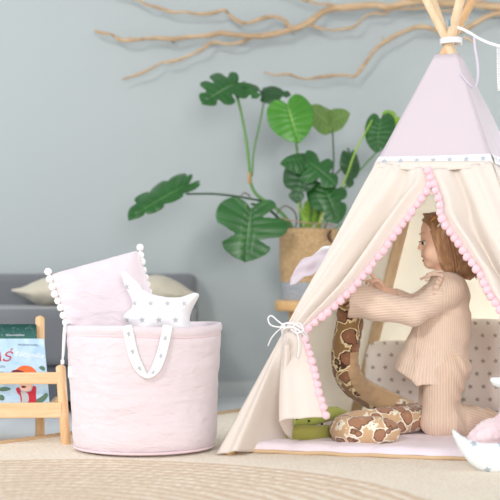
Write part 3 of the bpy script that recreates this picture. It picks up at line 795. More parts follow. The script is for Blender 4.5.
# ------------------------------------------------------------ mat inside the tent
m0 = Vector((.0, 4.385, 0)); e1 = Vector((.962, -.272, 0)); e2 = Vector((.300, .954, 0)); MZ = .034
mw, ml = 1.04, .93
matt = thing('play_mat', 'quilted pale lilac mat with tan edge lying under the tent', 'mat', (m0+e1*.5+e2*.45+Vector((0,0,RZ))))
def mtop(u_, v_):
    p = m0+e1*(mw*u_)+e2*(ml*v_)
    ed = min(u_, 1-u_, v_*ml/mw, (1-v_)*ml/mw)*mw
    q = abs(math.sin(u_*mw*PI/.13))**.5*.5+abs(math.sin(v_*ml*PI/.13))**.5*.5
    z = RZ+.012+.022*min(1, ed/.022)**.5*(.62+.38*q)+.002*noise.noise(Vector((u_*14, v_*14, 0)))
    wob = .006*math.sin(u_*mw*46)*(1-v_)**8
    return p-e2*wob+Vector((0, 0, z))
grid('cover', mtop, 120, 90, M_mat, matt)
rimp = [m0+e1*(mw*t) for t in np.linspace(0, 1, 40)]+[m0+e1*mw+e2*(ml*t) for t in np.linspace(0, 1, 30)][1:]+[m0+e1*(mw*(1-t))+e2*ml for t in np.linspace(0, 1, 40)][1:]+[m0+e2*(ml*(1-t)) for t in np.linspace(0, 1, 30)][1:]
tube('edge_binding', [p+Vector((0, 0, RZ+.006+.001*math.sin(i*.9)))-e2*(.006*math.sin(i/39*mw*46) if i < 40 else 0) for i, p in enumerate(rimp)], .0062, M_tan, matt, seg=10, n=1)

# ------------------------------------------------------------ fabric basket and what it holds
bc = Vector((-.3390, 4.485, RZ)); BHt = .413-RZ
bas = thing('fabric_basket', 'large quilted pale pink fabric basket holding a pillow and a star', 'basket', bc)
def bw(r, z, a, i):
    zz = z/BHt; w_ = .0012*noise.noise(Vector((math.cos(a)*1.5, math.sin(a)*1.5, z*42)))+.0026*noise.noise(Vector((math.cos(a)*1.6, math.sin(a)*1.6, z*9+4)))+.0014*noise.noise(Vector((math.cos(a)*6, math.sin(a)*6, z*20+9)))
    k = 1 if .02 < zz < .93 else .35
    return r+w_*k*1.6, z+(.003*math.sin(a*3+1) if zz > .9 else 0)
pr = [(.001, .001), (.19, .001), (.208, .006), (.222, .018), (.229, .04), (.232, .07)]
for t in np.linspace(.1, .355, 40): pr.append((.232+.014*(t-.1)/.25, t))
pr += [(.246, .362), (.243, .368), (.2475, .374), (.2505, .383), (.2505, .392), (.247, .400), (.241, .401), (.237, .394), (.235, .37), (.228, .2), (.215, .05), (.18, .035), (.001, .035)]
lathe('body', pr, bc, M_pinkfab, bas, 160, bw)
tube('rim_seam', [(bc.x+.2445*math.cos(a), bc.y+.2445*math.sin(a), bc.z+.368+.003*math.sin(a*3+1)) for a in np.linspace(0, 2*PI, 90)], .0022, M_pinkedge, bas, seg=6, n=1)
tube('base_piping', [(bc.x+.2225*math.cos(a), bc.y+.2225*math.sin(a), bc.z+.012) for a in np.linspace(0, 2*PI, 90)], .004, M_pinkedge, bas, seg=6, n=1)
def onb(px, row, off=.006):   # point on the front of the basket under a pixel
    z_ = 4.27; 
    for _ in range(12):
        p = P(px, row, z_); R_ = .2455+off; dx = p.x-bc.x; z_ = bc.y-math.sqrt(max(R_*R_-dx*dx, 0))
    return P(px, row, z_)
hp = [onb(127,334,.004), onb(127,325,.006), onb(130,340,.010), onb(134,356,.012), onb(140,369,.014), (onb(147,376,.016)), onb(155,370,.014), onb(161,356,.012), onb(165,340,.010), onb(168,325,.006), onb(167,334,.004)][1:-1]
C_ = catmull(hp, 8); V, UV, Fc = [], [], []; Lc = 0
for i, c in enumerate(C_):
    t = Vector(C_[min(i+1, len(C_)-1)]-C_[max(i-1, 0)]).normalized(); o_ = Vector((0, -1, 0)); s_ = t.cross(o_).normalized()
    if i: Lc += float(np.linalg.norm(C_[i]-C_[i-1]))
    k = i/(len(C_)-1); w_ = .018*(1-.55*math.exp(-((k-.5)/.10)**2)); tw = .5*math.sin(k*PI)
    V += [Vector(c)-s_*w_, Vector(c)+s_*w_-Vector((0, .012*tw, 0))]; UV += [(Lc, .0095), (Lc, .0455)]
for i in range(len(C_)-1): Fc.append((2*i, 2*i+1, 2*i+3, 2*i+2))
o = mesh('handle', V, Fc, M_starstrap, bas, uv=UV); solidify(o, .004); subsurf(o, 1)
hb = [(bc.x-.07, bc.y+.232, bc.z+.36), (bc.x-.06, bc.y+.25, bc.z+.30), (bc.x, bc.y+.262, bc.z+.20), (bc.x+.06, bc.y+.25, bc.z+.30), (bc.x+.07, bc.y+.232, bc.z+.36)]
ribbon('handle', hb, .028, M_starstrap, bas, (1, 0, 0), 6, .004)
cl = Vector((bc.x-.2505, bc.y-.03, 0))
tube('drawcord', [P(70,324,4.44), P(65,325,4.40), P(63.5,334,4.40), P(63,348,4.40), P(62.5,362,4.40)], .003, M_cord, bas, seg=8)
tube('drawcord', [P(70,324,4.45), P(66,326,4.42), P(65,338,4.42), P(64,352,4.41), P(62.5,362,4.40)], .0025, M_cord, bas, seg=8)
tube('cord_knot', [P(62.5,360,4.40), P(62.5,364,4.40)], [.006, .006], M_cord, bas, seg=10, n=2)
def lab(u_, v_): return P(68+7*u_, 366+12*v_+1.0*u_, 4.40-.004*math.sin(u_*3))
o = grid('care_tag', lab, 4, 4, M_white, bas); solidify(o, .0012)

def sq(hw, pin=.035, n_=12):
    pts = []; cs_ = [(-1,-1),(1,-1),(1,1),(-1,1)]
    for k in range(4):
        sx, sz = cs_[k]; nx, nz = cs_[(k+1) % 4]
        for t in np.linspace(0, 1, n_, endpoint=False):
            x = sx*hw*(1-t)+nx*hw*t; z = sz*hw*(1-t)+nz*hw*t; p_ = math.sin(PI*t)*pin
            if sx == nx: x -= sx*p_
            else: z -= sz*p_
            pts.append((x, z))
    return pts
HW = .153
def px_o(pts, d, c): return [((x-c[0])*d/F, -(y-c[1])*d/F) for x, y in pts]
pc = P(107, 307, 4.56); fr = frame_from(pc, -.10, .0, 0)
pil = thing('pompom_pillow', 'square pale pink pillow edged with white pompoms in the basket', 'pillow', (pc.x, pc.y, pc.z-.15))
pd = 4.58; tr_ = px_o([(51,274),(137,250),(150,290),(166,345),(120,356),(84,362),(66,318)], pd, (107,307))
pcov = puff('cover', catmull([(x, y, 0) for x, y in tr_], 1, True)[:, :2], .05, .12, fr, M_pinkfab, pil, h=.0055, wr=.08)
pw = pom_mesh(.0125, 'white_pompom'); pw.materials.append(M_pomw)
def onpil(x, z): return Vector(fr[0])+fr[1]*x+fr[2]*z
pompoms([onpil(*q_) for q_ in px_o([(48,272),(54,292),(66,320),(78,345)], 4.58, (107,307))], .025, Vector((0, -.004, 0)), pcov, pw)
pompoms([onpil(*q_) for q_ in px_o([(138.5,247),(140.5,264),(146,286),(155,330)], 4.58, (107,307))], .025, Vector((0, .03, 0)), pcov, pw)

def px_outline(pts, d, c): # outline given in image pixels at distance d, as metres about centre pixel c
    return [((x-c[0])*d/F, -(y-c[1])*d/F) for x, y in pts]
so = catmull([(121,272,0),(125,271,0),(132,277,0),(140,286,0),(147,292,0),(155,295,0),(166,297,0),(180,297.5,0),(193,293,0),(198,293,0),(199,296,0),(195,304,0),(191,312,0),(190,322,0),(194,338,0),(192,344,0),(184,343,0),(170,335,0),(160,334,0),(146,343,0),(138,346,0),(134,343,0),(136,332,0),(131,326,0),(125,320,0),(124,316,0),(127,312,0),(132,308,0),(133,303,0),(129,294,0),(124,284,0)], 3, True)
sd = 4.42
star = thing('star_cushion', 'puffy white star cushion printed with small grey stars in the basket', 'cushion', P(160, 345, sd))
puff('cover', px_outline(so[:, :2], sd, (160,312)), .058, .058, frame_from(P(160,312,sd), -.05), M_star, star, h=.0045, wr=.06)

# ------------------------------------------------------------ book rack with two books
rk = thing('book_rack', 'small pine book rack with sling rails at the left edge', 'book rack', (-1.0, 4.72, 0))
fz = RZ
def upr(name, p0, p1, r=.019, top_r=None):
    tube(name, [p0, lerp(p0, p1, .5), lerp(p0, p1, .985), p1], [r, r, r, r*.8], M_pinev, rk, seg=20, n=1)
xF0 = P(66, 447, 4.60); xF0.z = 0.005; xF1 = P(60.5, 366, 4.66)
xB0 = P(40, 437, 4.86); xB0.z = 0.0; xB1 = P(40, 317, 4.93)
dxl = Vector((-.50, 0, 0))
for off in (Vector((0,0,0)), dxl):
    upr('upright', xF0+off, xF1+off, .0165); upr('upright', xB0+off, xB1+off, .0165)
    a_, b_ = lerp(xF0, xF1, .42)+off, lerp(xB0, xB1, .3)+off
    box('side_rail', (a_+b_)/2, (.018, (b_-a_).length, .03), M_pine, rk, R=Matrix.Rotation(math.atan2((b_-a_).z, (b_-a_).y), 3, 'X'), bw=.004)
def rail(name, prow, qrow, d, hgt, x1=None, th=.016):
    p1 = P(x1 or 58, prow, d); p0 = p1+Vector((-.5, 0, 0)); p0.z = p1.z-.004
    c_ = (p0+p1)/2; ang = math.atan2(p1.z-p0.z, .5)
    box(name, c_, (.5, th, hgt), M_pine, rk, R=Matrix.Rotation(-ang, 3, 'Y'), bw=.004)
rail('rail', 378, 0, 4.645, .039, 60); rail('rail', 410, 0, 4.615, .050, 62)
rail('rail', 345, 0, 4.90, .039, 38); rail('rail', 398, 0, 4.87, .039, 38)
o = box('shelf', ((xF0.x+xB0.x)/2-.25, 4.745, .105), (.5, .22, .010), M_pine, rk, bw=.002)
# brackets/knob at the back post
box('stop_block', P(35, 333, 4.915), (.022, .03, .06), M_pinev, rk, bw=.004)

n = N('green_book_cover'); c = n.coord('UV'); o_ = n.sep(c)
v = n.add('ShaderNodeTexVoronoi'); v.inputs['Scale'].default_value = 42; n.l.new(c, v.inputs['Vector'])
sp = n.math('LESS_THAN', v.outputs[0], .13)
M_bgreen = n.fin(n.mix(sp, n.ramp(o_[1], [(.80, lin((76, 122, 114))), (1., lin((30, 68, 66)))]), lin((226, 238, 236))), .8, spec=.1)
n = N('blue_book_cover'); c = n.coord('UV'); o_ = n.sep(c); nz = n.noise(c, 7, 4, .6, .5)
v = n.add('ShaderNodeTexVoronoi'); v.inputs['Scale'].default_value = 60; n.l.new(c, v.inputs['Vector'])
sp = n.math('LESS_THAN', v.outputs[0], .09)
M_bblue = n.fin(n.mix(sp, n.ramp(nz, [(.3, lin((164, 200, 226))), (.7, lin((206, 226, 240)))]), lin((240, 246, 252))), .3, spec=.5)
M_pages = plain('paper_pages', (240, 236, 226), .8)
def book(name, label, tl, tr, bl, br_, mat, th, grp=None):
    """cover quad from four points (front face), thickness th behind"""
    tl, tr, bl, br_ = [Vector(p) for p in (tl, tr, bl, br_)]; tl = bl+(tr-br_)
    nr = (tr-tl).cross(bl-tl).normalized()
    if nr.y > 0: nr = -nr
    c_ = (tl+tr+bl+br_)/4; t = thing(name, label, 'book', (c_.x, c_.y, min(bl.z, br_.z)), grp)
    def slab(nm, q, d0, d1, m, uvq=True):
        V = [p-nr*d0 for p in q]+[p-nr*d1 for p in q]
        Fc = [(0,1,2,3), (7,6,5,4), (0,4,5,1), (1,5,6,2), (2,6,7,3), (3,7,4,0)]
        o = mesh(nm, V, Fc, m, t, smooth=False, uv=[(0,0),(1,0),(1,1),(0,1)]*2); bevel(o, .001, 1); return o
    q = [bl, br_, tr, tl]
    fc_ = slab('front_cover', q, 0, .003, mat); slab('back_cover', q, th-.003, th, mat)
    ins = [lerp(p, c_, .02) for p in q]; slab('pages', ins, .003, th-.003, M_pages)
    return fc_, (bl, br_, tr, tl, nr)
bx0 = -.15
def quadpt(fr_, u_, v_, off=.0008):
    bl, br_, tr, tl, nr = fr_; return lerp(lerp(bl, br_, u_), lerp(tl, tr, u_), v_)+nr*off
t1, f1 = book('picture_book', 'dark green snowy picture book standing behind the blue one', P(-48,327,4.878), P(36,324,4.878), P(-46,407,4.81), P(38.5,407,4.81), M_bgreen, .012, 'books in the rack')
t2, f2 = book('picture_book', 'light blue winter picture book with red lettering facing front', P(-52,342,4.83), P(44,338.5,4.83), P(-47,410.5,4.68), P(50,410.5,4.68), M_bblue, .012, 'books in the rack')
def text_on(fr_, s, u_, v_, size, mat, par, rot=0, name='lettering', shear=0, off=.0015):
    cu = bpy.data.curves.new('t', 'FONT'); cu.body = s; cu.size = size; cu.extrude = .0003; cu.shear = shear; cu.resolution_u = 3
    o = bpy.data.objects.new('t', cu); COL.objects.link(o); bpy.context.view_layer.update()
    me = bpy.data.meshes.new_from_object(o.evaluated_get(bpy.context.evaluated_depsgraph_get())); bpy.data.objects.remove(o)
    bl, br_, tr, tl, nr = fr_; ex = (br_-bl).normalized(); ey = nr.cross(ex).normalized()
    if ey.z < 0: ey = -ey
    R = Matrix.Rotation(rot, 3, 'Z'); og = quadpt(fr_, u_, v_, off)-fix_offset(par)
    for v in me.vertices:
        c = R @ v.co; v.co = og+ex*c.x+ey*c.y+nr*c.z
    me.name = name; me.materials.clear(); return link(name, me, mat, par)
M_red = plain('red_print', (196, 44, 62), .4); M_wht = plain('white_print', (244, 248, 252), .4); M_gry = plain('grey_print_ink', (112, 138, 158), .4)
M_org = plain('orange_print', (240, 112, 56), .4); M_grn = plain('fir_green_print', (92, 122, 104), .5); M_skin2 = plain('printed_skin', (244, 200, 178), .5); M_sil = plain('printed_scarf', (190, 194, 198), .5); M_mrn = plain('printed_dark_red', (120, 36, 50), .5); M_lilp = plain('printed_lilac', (120, 104, 160), .5)
def uvpx(fr_, px, row):   # pixel -> (u, v) on a book cover
    bl, br_, tr, tl, nr = fr_; ray = Vector(((px-250)/F, 1, -(row-HZ)/F)); o_ = Vector((0, 0, CH))
    t = (bl-o_).dot(nr)/ray.dot(nr); p = o_+ray*t; ex = br_-bl; ey = tl-bl
    r = p-bl; a, b, c = ex.dot(ex), ex.dot(ey), ey.dot(ey); d_, e = r.dot(ex), r.dot(ey); dt = a*c-b*b
    return ((d_*c-e*b)/dt, (e*a-d_*b)/dt)
text_on(f1, 'MARIA RÓŻAŃSKA', *uvpx(f1, 6, 336), .0075, M_wht, t1)
text_on(f2, 'KAŚ', *uvpx(f2, -19, 362), .052, M_red, t2, shear=.3, rot=.03)
text_on(f2, 'Łucznika', *uvpx(f2, 14.0, 356), .029, M_wht, t2, shear=.4, rot=-.10)
text_on(f2, 'BARBARA SUPEŁ', *uvpx(f2, 18, 345.5), .0095, M_gry, t2, rot=-.04)
text_on(f2, 'ION', *uvpx(f2, -2, 368), .013, M_gry, t2); text_on(f2, 'LISI', *uvpx(f2, -2, 374), .013, M_gry, t2)
def patch(fr_, pts, mat, par, off, name='illustration'):
    C2 = catmull([(x, y, 0) for x, y in pts], 4, True); V = [quadpt(fr_, *uvpx(fr_, c[0], c[1]), off) for c in C2]
    V2 = [v-fr_[4]*.0006 for v in V]; n_ = len(V)
    return mesh(name, V+V2, [tuple(range(n_)), tuple(range(2*n_-1, n_-1, -1))]+[(i, i+n_, (i+1) % n_+n_, (i+1) % n_) for i in range(n_)], mat, par, smooth=False)
patch(f2, [(17,369),(22,366),(28,366),(33,368),(37,374),(30,378),(18,378),(13,374)], M_org, t2, .0012)
patch(f2, [(12,371),(18,370),(24,372),(24,376),(12,376)], M_mrn, t2, .0016)
patch(f2, [(20,386),(22,384),(30,384),(32,386),(30,390),(25,391.5),(21,389.5)], M_skin2, t2, .0015)
patch(f2, [(16,388.5),(19,387.5),(21,391),(25,392),(31,391),(33,386.5),(36,387),(36,393),(35,404),(24,406),(21,402),(20,396),(17.5,393)], M_red, t2, .0012)
patch(f2, [(21,392),(27,393),(29,399),(27,404),(22,404),(22,398)], M_sil, t2, .0020)
patch(f2, [(22,386),(26,386.5),(25,388),(22,388)], M_mrn, t2, .0020)
for pts in ([(36,400),(41,397),(46,393),(48,396),(43,402),(37,403)], [(0,388),(6,387),(11,389),(6,391),(0,391)], [(0,395),(4,396),(4,400),(0,400)], [(39,368),(42,366),(45,368),(44,371)], [(-20,384),(-10,382),(-6,388),(-18,390)]): patch(f2, pts, M_grn, t2, .0011)
patch(f2, [(0,406),(5,405.5),(5,407),(0,407.5)], M_lilp, t2, .0011)

# ------------------------------------------------------------ python plush
n = N('python_plush'); c = n.coord('UV'); mp = n.mapping(c, (13, .42*8, 1))
mp2 = n.add('ShaderNodeVectorMath', operation='ADD'); nz = n.add('ShaderNodeTexNoise'); nz.inputs['Scale'].default_value = 30; n.l.new(n.coord(), nz.inputs['Vector'])
oc = n.mapping(n.coord(), (1, 1, 1)); 
sc_ = n.add('ShaderNodeVectorMath', operation='SCALE'); n.l.new(nz.outputs['Color'], sc_.inputs[0]); sc_.inputs['Scale'].default_value = .035
n.l.new(oc, mp2.inputs[0]); n.l.new(sc_.outputs[0], mp2.inputs[1])
v = n.add('ShaderNodeTexVoronoi', feature='F1'); v.inputs['Scale'].default_value = 19; v.inputs['Randomness'].default_value = .8; n.l.new(mp2.outputs[0], v.inputs['Vector'])
fine = n.noise(n.coord(), 260, 3, .7)
e_ = n.math('ADD', v.outputs[0], n.math('MULTIPLY', n.math('SUBTRACT', fine, .5), .07))
n.bump(fine, .4, .002)
nz2 = n.noise(n.coord(), 10, 2)
def pyr(base, cream, dark, brown):
    return n.ramp(e_, [(.0, lin((min(brown[0]+34, 255), brown[1]+30, brown[2]+24))), (.22, lin(brown)), (.42, lin(brown)), (.455, lin(dark)), (.49, lin(dark)), (.515, lin(cream)), (.56, lin(cream)), (.60, lin(base)), (.8, lin(base))])
zz = n.math('GREATER_THAN', n.math('ADD', n.attr('warm'), n.math('MULTIPLY', nz2, .1)), .55)
M_py = n.fin(n.mix(zz, pyr((212, 178, 140), (248, 240, 222), (128, 90, 68), (172, 128, 100)), pyr((150, 116, 76), (238, 220, 178), (74, 48, 34), (146, 102, 76))), .85, .3)
M_belly = fabric('python_belly_tan', (200, 168, 130), 300, .5, .4, vary=.06, wsc=20)
pyth = thing('plush_python', 'long brown patterned plush python coiled on the mat and held upright', 'plush toy', tuple(Vector((.42, 4.5, RZ+MZ-.004))))
pp = [(346,276,4.66,.026),(347,288,4.66,.036),(349,302,4.665,.042),(350,320,4.67,.045),(347,338,4.68,.046),(345,354,4.69,.046),(346,369,4.70,.046),(353,383,4.74,.045),(366,393,4.79,.044),(382,401,4.82,.044),(398,408,4.82,.043),(411,414,4.76,.043),(415,418.5,4.67,.044),(404,420,4.60,.045),(388,421.5,4.57,.046),(368,423,4.56,.045),(352,425,4.53,.043),(343,429,4.46,.043),(350,432,4.415,.044),(364,433,4.40,.0455),(378,433,4.40,.045),(388,434,4.41,.040),(395,435,4.42,.030)]
q = []
for px, rw, d_, r in pp:
    v_ = P(px, rw, d_)
    q.append((v_.x, v_.y, max(v_.z, RZ+MZ-.006+r*.86) if rw > 400 else v_.z, r))
C_ = catmull(q, 9)
V, Fc, UV = tube_vf([c[:3] for c in C_], [c[3] for c in C_], 30, True, 1.0, None, .05)
nseg = len(C_); Vn = np.array([tuple(v) for v in V]); MI = []
for f in Fc:
    i = min(f[0]//30, nseg-1); t = i/9
    cen = Vn[list(f)].mean(0); nr = cen-np.array(C_[i][:3]); nr /= np.linalg.norm(nr)+1e-9
    MI.append(1 if (4.6 < t < 10.2 and nr[0]*.9+nr[2]*.35 > .22-.10*(t-4.6)) else 0)
warm = [1.0 if min(k//30, nseg)/9 < 9 else 0 for k in range(len(V))]
# creases
for k in range(nseg*30):
    i = k//30; t = i/9; s_ = 1-.045*max(0, math.sin(i*1.25+.6*math.sin(k % 30*.4)))**3
    V[k] = Vector(C_[i][:3])+(V[k]-Vector(C_[i][:3]))*s_
mesh('body', V, Fc, [M_py, M_belly], pyth, uv=UV, mi=MI, attr={'warm': warm})

# ------------------------------------------------------------ green plush
M_gr1 = fabric('lime_plush', (190, 202, 104), 300, .6, .2, vary=.08); M_gr2 = fabric('olive_plush', (168, 166, 84), 300, .6, .2, vary=.08)
M_blk = plain('black_dot', (36, 40, 34), .6)
gp = thing('green_plush', 'lime green plush toy with black dots lying beside the python', 'plush toy', tuple(Vector((.19, 4.52, RZ+MZ-.004))))
dg = 4.50
tube('body', [P(284,433,dg+.04), P(292,433.5,dg), P(302,433.5,dg-.01), P(315,433.5,dg), P(328,433,dg+.03), P(340,432,dg+.06)], [.012, .024, .027, .027, .026, .018], M_gr2, gp, seg=24)
hp_ = [P(285,424,dg+.03), P(294,421,dg+.02), P(305,420,dg+.02), P(320,416,dg+.05), P(334,413,dg+.10), P(345,414,dg+.14)]
tube('upper_body', hp_, [.012, .019, .022, .025, .022, .012], M_gr1, gp, seg=24)
bmd = bmesh.new(); bmesh.ops.create_icosphere(bmd, subdivisions=2, radius=.0042); dm = bpy.data.meshes.new('dot'); bmd.to_mesh(dm); bmd.free(); dm.materials.append(M_blk)
for px, rw, dd in ((297,419,-.002),(309,421,-.004),(322,424,.015),(315,413,.026),(327,409,.05),(301,414,0.0),(332,417,.068),(337,408,.1)):
    o = bpy.data.objects.new('black_dot', dm); COL.objects.link(o); o.parent = gp; o.location = P(px, rw, dg+dd)-fix_offset(gp)

# ------------------------------------------------------------ cushions inside, moon, fleece
cu_ = thing('starry_cushion', 'tall white cushion with brown stars leaning behind the child', 'cushion', P(492, 410, 5.0), 'starry cushions in the tent')
dd = 4.98
pts = px_outline([(462,320),(470,318),(500,319),(532,320),(540,330),(541,372),(540,410),(530,417),(500,418),(470,417),(461,410),(460,372)], dd, (500,368))
puff('cover', catmull([(x, y, 0) for x, y in pts], 3, True)[:, :2], .045, .07, frame_from(P(500,368,dd), -.12), M_starcush, cu_, h=.007, wr=.08)
cv_ = thing('starry_cushion', 'low white starry cushion at the back pole, left of the child', 'cushion', P(392, 415, 5.16), 'starry cushions in the tent')
dd = 5.14
pts = px_outline([(368,346),(380,341),(410,340),(450,341),(462,346),(464,370),(462,400),(450,406),(410,407),(380,406),(367,400),(365,372)], dd, (415,374))
puff('cover', catmull([(x, y, 0) for x, y in pts], 3, True)[:, :2], .04, .06, frame_from(P(415,374,dd), -.12), M_starcush, cv_, h=.007, wr=.08)

fz_ = thing('fleece_cushion', 'fluffy pale pink cushion at the right edge behind the moon', 'cushion', P(505, 440, 4.30))
def ff(X, Y, Z):
    a = P(526, 413, 4.30); b = P(494, 432, 4.27); c = P(481, 438, 4.26)
    d_ = smin(ell(X, Y, Z, a, (.080, .07, .070)), ell(X, Y, Z, b, (.055, .055, .04)), .04); d_ = smin(d_, ell(X, Y, Z, c, (.035, .04, .022)), .03)
    return d_+.0035*np.sin(X*150+3*np.sin(Y*90))*np.sin(Z*140+2*np.sin(X*80))
a = P(505, 415, 4.3); blob('cover', ff, (a.x-.15, 4.15, RZ+.02), (a.x+.22, 4.42, a.z+.17), .005, M_fuzzy, fz_)
md = 4.0
mo = catmull([(452,430,0),(453,429,0),(458,433,0),(466,438.5,0),(476,442,0),(488,443.5,0),(500,443,0),(512,439,0),(521,430,0),(526,418,0),(524,404,0),(515,394,0),(503,389,0),(494,385.5,0),(490,380,0),(491,378,0),(497,378,0),(508,377,0),(524,381,0),(538,392,0),(546,408,0),(547,428,0),(541,448,0),(528,463,0),(512,471,0),(496,473.5,0),(482,471,0),(471,464,0),(462,453,0),(455,440,0)], 3, True)
moon = thing('moon_cushion', 'white crescent moon cushion with grey stars on the carpet at lower right', 'cushion', P(500, 473, md))
puff('cover', px_outline(mo[:, :2], md, (500,430)), .040, .042, frame_from(P(500,430,md), -.06, -.1), M_starmoon, moon, h=.004, wr=.05)
# ------------------------------------------------------------ the child
def skin_mat():
    n = N('skin'); c = n.coord(); nz = n.noise(c, 18, 3)
    n.b.inputs['Subsurface Weight'].default_value = .18; n.b.inputs['Subsurface Radius'].default_value = (.02, .008, .004); n.b.inputs['Subsurface Scale'].default_value = .35
    return n.fin(n.mix(nz, lin((243, 200, 174)), lin((250, 215, 193))), .5, spec=.35)
M_skin = skin_mat()
def knit(name, c1, c2):
    n = N(name); a = n.attr('rib'); s_ = n.math('SINE', n.math('MULTIPLY', a, 2*PI/.0088)); s2 = n.math('MULTIPLY', n.math('ADD', s_, 1), .5)
    n.bump(s2, .5, .002); n.bump(n.noise(n.coord(), 420, 2), .4, .001); n.bump(n.noise(n.coord(), 22, 3, .5, .5), .35, .012)
    return n.fin(n.mix(s2, lin(c1), lin(c2)), .92, .4)
M_knit = knit('beige_pink_rib_knit', (228, 202, 183), (240, 219, 202))
M_knit2 = knit('beige_rib_trousers', (222, 194, 172), (236, 213, 194))
M_ruf = fabric('knit_frill', (234, 206, 188), 400, .5, .3, vary=.05)
n = N('light_brown_hair'); a = n.attr('strand'); c = n.coord(); nz = n.noise(n.mapping(c, (26, 60, 7), rot=(0, -.3, 0)), 1.6, 4, .65)
n.bump(nz, .5, .004)
M_hair = n.fin(n.ramp(nz, [(.25, lin((128, 92, 66))), (.5, lin((172, 130, 96))), (.75, lin((214, 174, 132)))]), .42, .1, spec=.4)
M_lip = plain('lips', (206, 118, 110), .4); M_eyew = plain('eye_white', (236, 232, 228), .3); M_iris = plain('iris', (52, 40, 38), .2, .6); M_lash = plain('lashes', (96, 68, 56), .6)
M_gold = plain('gold_clip', (222, 178, 96), .3, .5, .6); M_silv = plain('pearl_clip', (236, 228, 220), .3, .5, .3)
HD = 4.66
girl = thing('person', 'toddler in beige ribbed knit set kneeling in the tent, facing left, holding the python', 'person', P(440, 436, 4.66)+Vector((0, 0, 0)))
girl.location.z = RZ+MZ-.002
m_ = HD/F   # metres per pixel
def Q(px, row, dy=0): v = P(px, row, HD); return np.array([v.x, v.y+dy, v.z])
hc = Q(446, 238)
def body(X, Y, Z):
    # skull, face
    d = ell(X, Y, Z, Q(448.5, 236), (.083, .070, .078))
    d = smin(d, ell(X, Y, Z, Q(438.3, 243), (.049, .056, .064)), .03)
    d = smin(d, ell(X, Y, Z, Q(436.5, 256), (.043, .050, .036)), .024)       # cheeks and jaw
    d = smin(d, ell(X, Y, Z, Q(429.2, 264.5), (.016, .018, .013)), .016)      # chin
    d = smin(d, ell(X, Y, Z, Q(432.5, 227), (.030, .044, .034)), .03)       # brow
    for s in (-1, 1):
        d = smin(d, ell(X, Y, Z, Q(430.0, 253, s*.030), (.024, .021, .021)), .014)
        d = -smin(-d, ell(X, Y, Z, Q(420.8, 242.7, s*.023), (.0085, .012, .0075)), .008)
    d = smin(d, cone(X, Y, Z, Q(423.5, 239), Q(419.0, 248.0), .0045, .0062), .008)     # nose
    for s in (-1, 1): d = smin(d, ell(X, Y, Z, Q(420.8, 248.8, s*.007), (.0055, .005, .0045)), .004)
    d = smin(d, ell(X, Y, Z, Q(423.2, 255.6), (.0062, .012, .0045)), .005)
    d = smin(d, ell(X, Y, Z, Q(424.6, 261.0), (.0058, .010, .0042)), .005)
    # ears
    for s in (-1, 1): d = smin(d, ell(X, Y, Z, Q(446, 247, s*.070), (.013, .007, .018)), .006)
    # neck, torso
    d = smin(d, cone(X, Y, Z, Q(446, 256), Q(448, 284), .036, .038), .02)
    d = smin(d, cone(X, Y, Z, Q(448, 284, -.05), Q(448, 284, .05), .036, .036), .03)
    d = smin(d, cone(X, Y, Z, Q(448, 292), Q(446, 360), .062, .068), .03)
    # legs: hips, thighs, shins, feet
    for s in (-1, 1):
        d = smin(d, cone(X, Y, Z, Q(446, 368, s*.045), Q(430, 421, s*.062), .050, .040), .02)
        d = smin(d, cone(X, Y, Z, Q(430, 421, s*.062), Q(486, 424, s*.055), .036, .023), .012)
        d = smin(d, cone(X, Y, Z, Q(486, 424, s*.055), Q(505, 424.5, s*.050), .022, .014), .01)
    return d
def arms(X, Y, Z):
    d = cone(X, Y, Z, Q(444, 287, -.075), Q(409, 310, -.135), .030, .025)
    d = smin(d, cone(X, Y, Z, Q(409, 310, -.135), Q(360, 300, -.065), .025, .017), .01)
    d2 = cone(X, Y, Z, Q(444, 287, .075), Q(417, 306, .085), .030, .025)
    d2 = smin(d2, cone(X, Y, Z, Q(417, 306, .085), Q(390.5, 293, .025), .024, .0165), .01)
    return np.minimum(d, d2)
# far hand: palm, bent fingers, thumb
HP = lambda px, row, dy: Q(px, row, dy)
def hand_far(X, Y, Z):
    d = cone(X, Y, Z, HP(392, 293.5, .027), HP(383.5, 289.5, .018), .0160, .0150)
    d = smin(d, cone(X, Y, Z, HP(384, 289.5, .014), HP(377.5, 284.5, .004), .0150, .0125), .006)
    d = smin(d, cone(X, Y, Z, HP(377.5, 288, .014), HP(374.5, 285, .020), .0105, .0095), .006)
    fins = [ # index lifted, the others curled in
        [(376.0, 282.0, -.002, .0066), (373.6, 277.6, -.008, .0060), (371.2, 274.2, -.006, .0054), (369.8, 273.0, .000, .0048)],
        [(374.2, 284.0, .006, .0064), (370.0, 280.5, .000, .0058), (367.2, 280.5, .004, .0053), (366.6, 283.5, .010, .0048)],
        [(374.6, 287.0, .014, .0062), (370.4, 285.5, .010, .0056), (368.4, 287.0, .014, .0050), (369.2, 289.5, .018, .0046)],
        [(375.6, 289.5, .022, .0056), (372.4, 290.0, .020, .0050), (371.6, 292.0, .022, .0045)],
        [(382.0, 285.0, -.006, .0078), (377.6, 280.2, -.014, .0066), (374.0, 280.5, -.020, .0058), (371.2, 282.5, -.020, .0050)]]
    for fg in fins:
        for a, b in zip(fg[:-1], fg[1:]):
            d = smin(d, cone(X, Y, Z, HP(*a[:3]), HP(*b[:3]), a[3], b[3]), .0022)
    return d
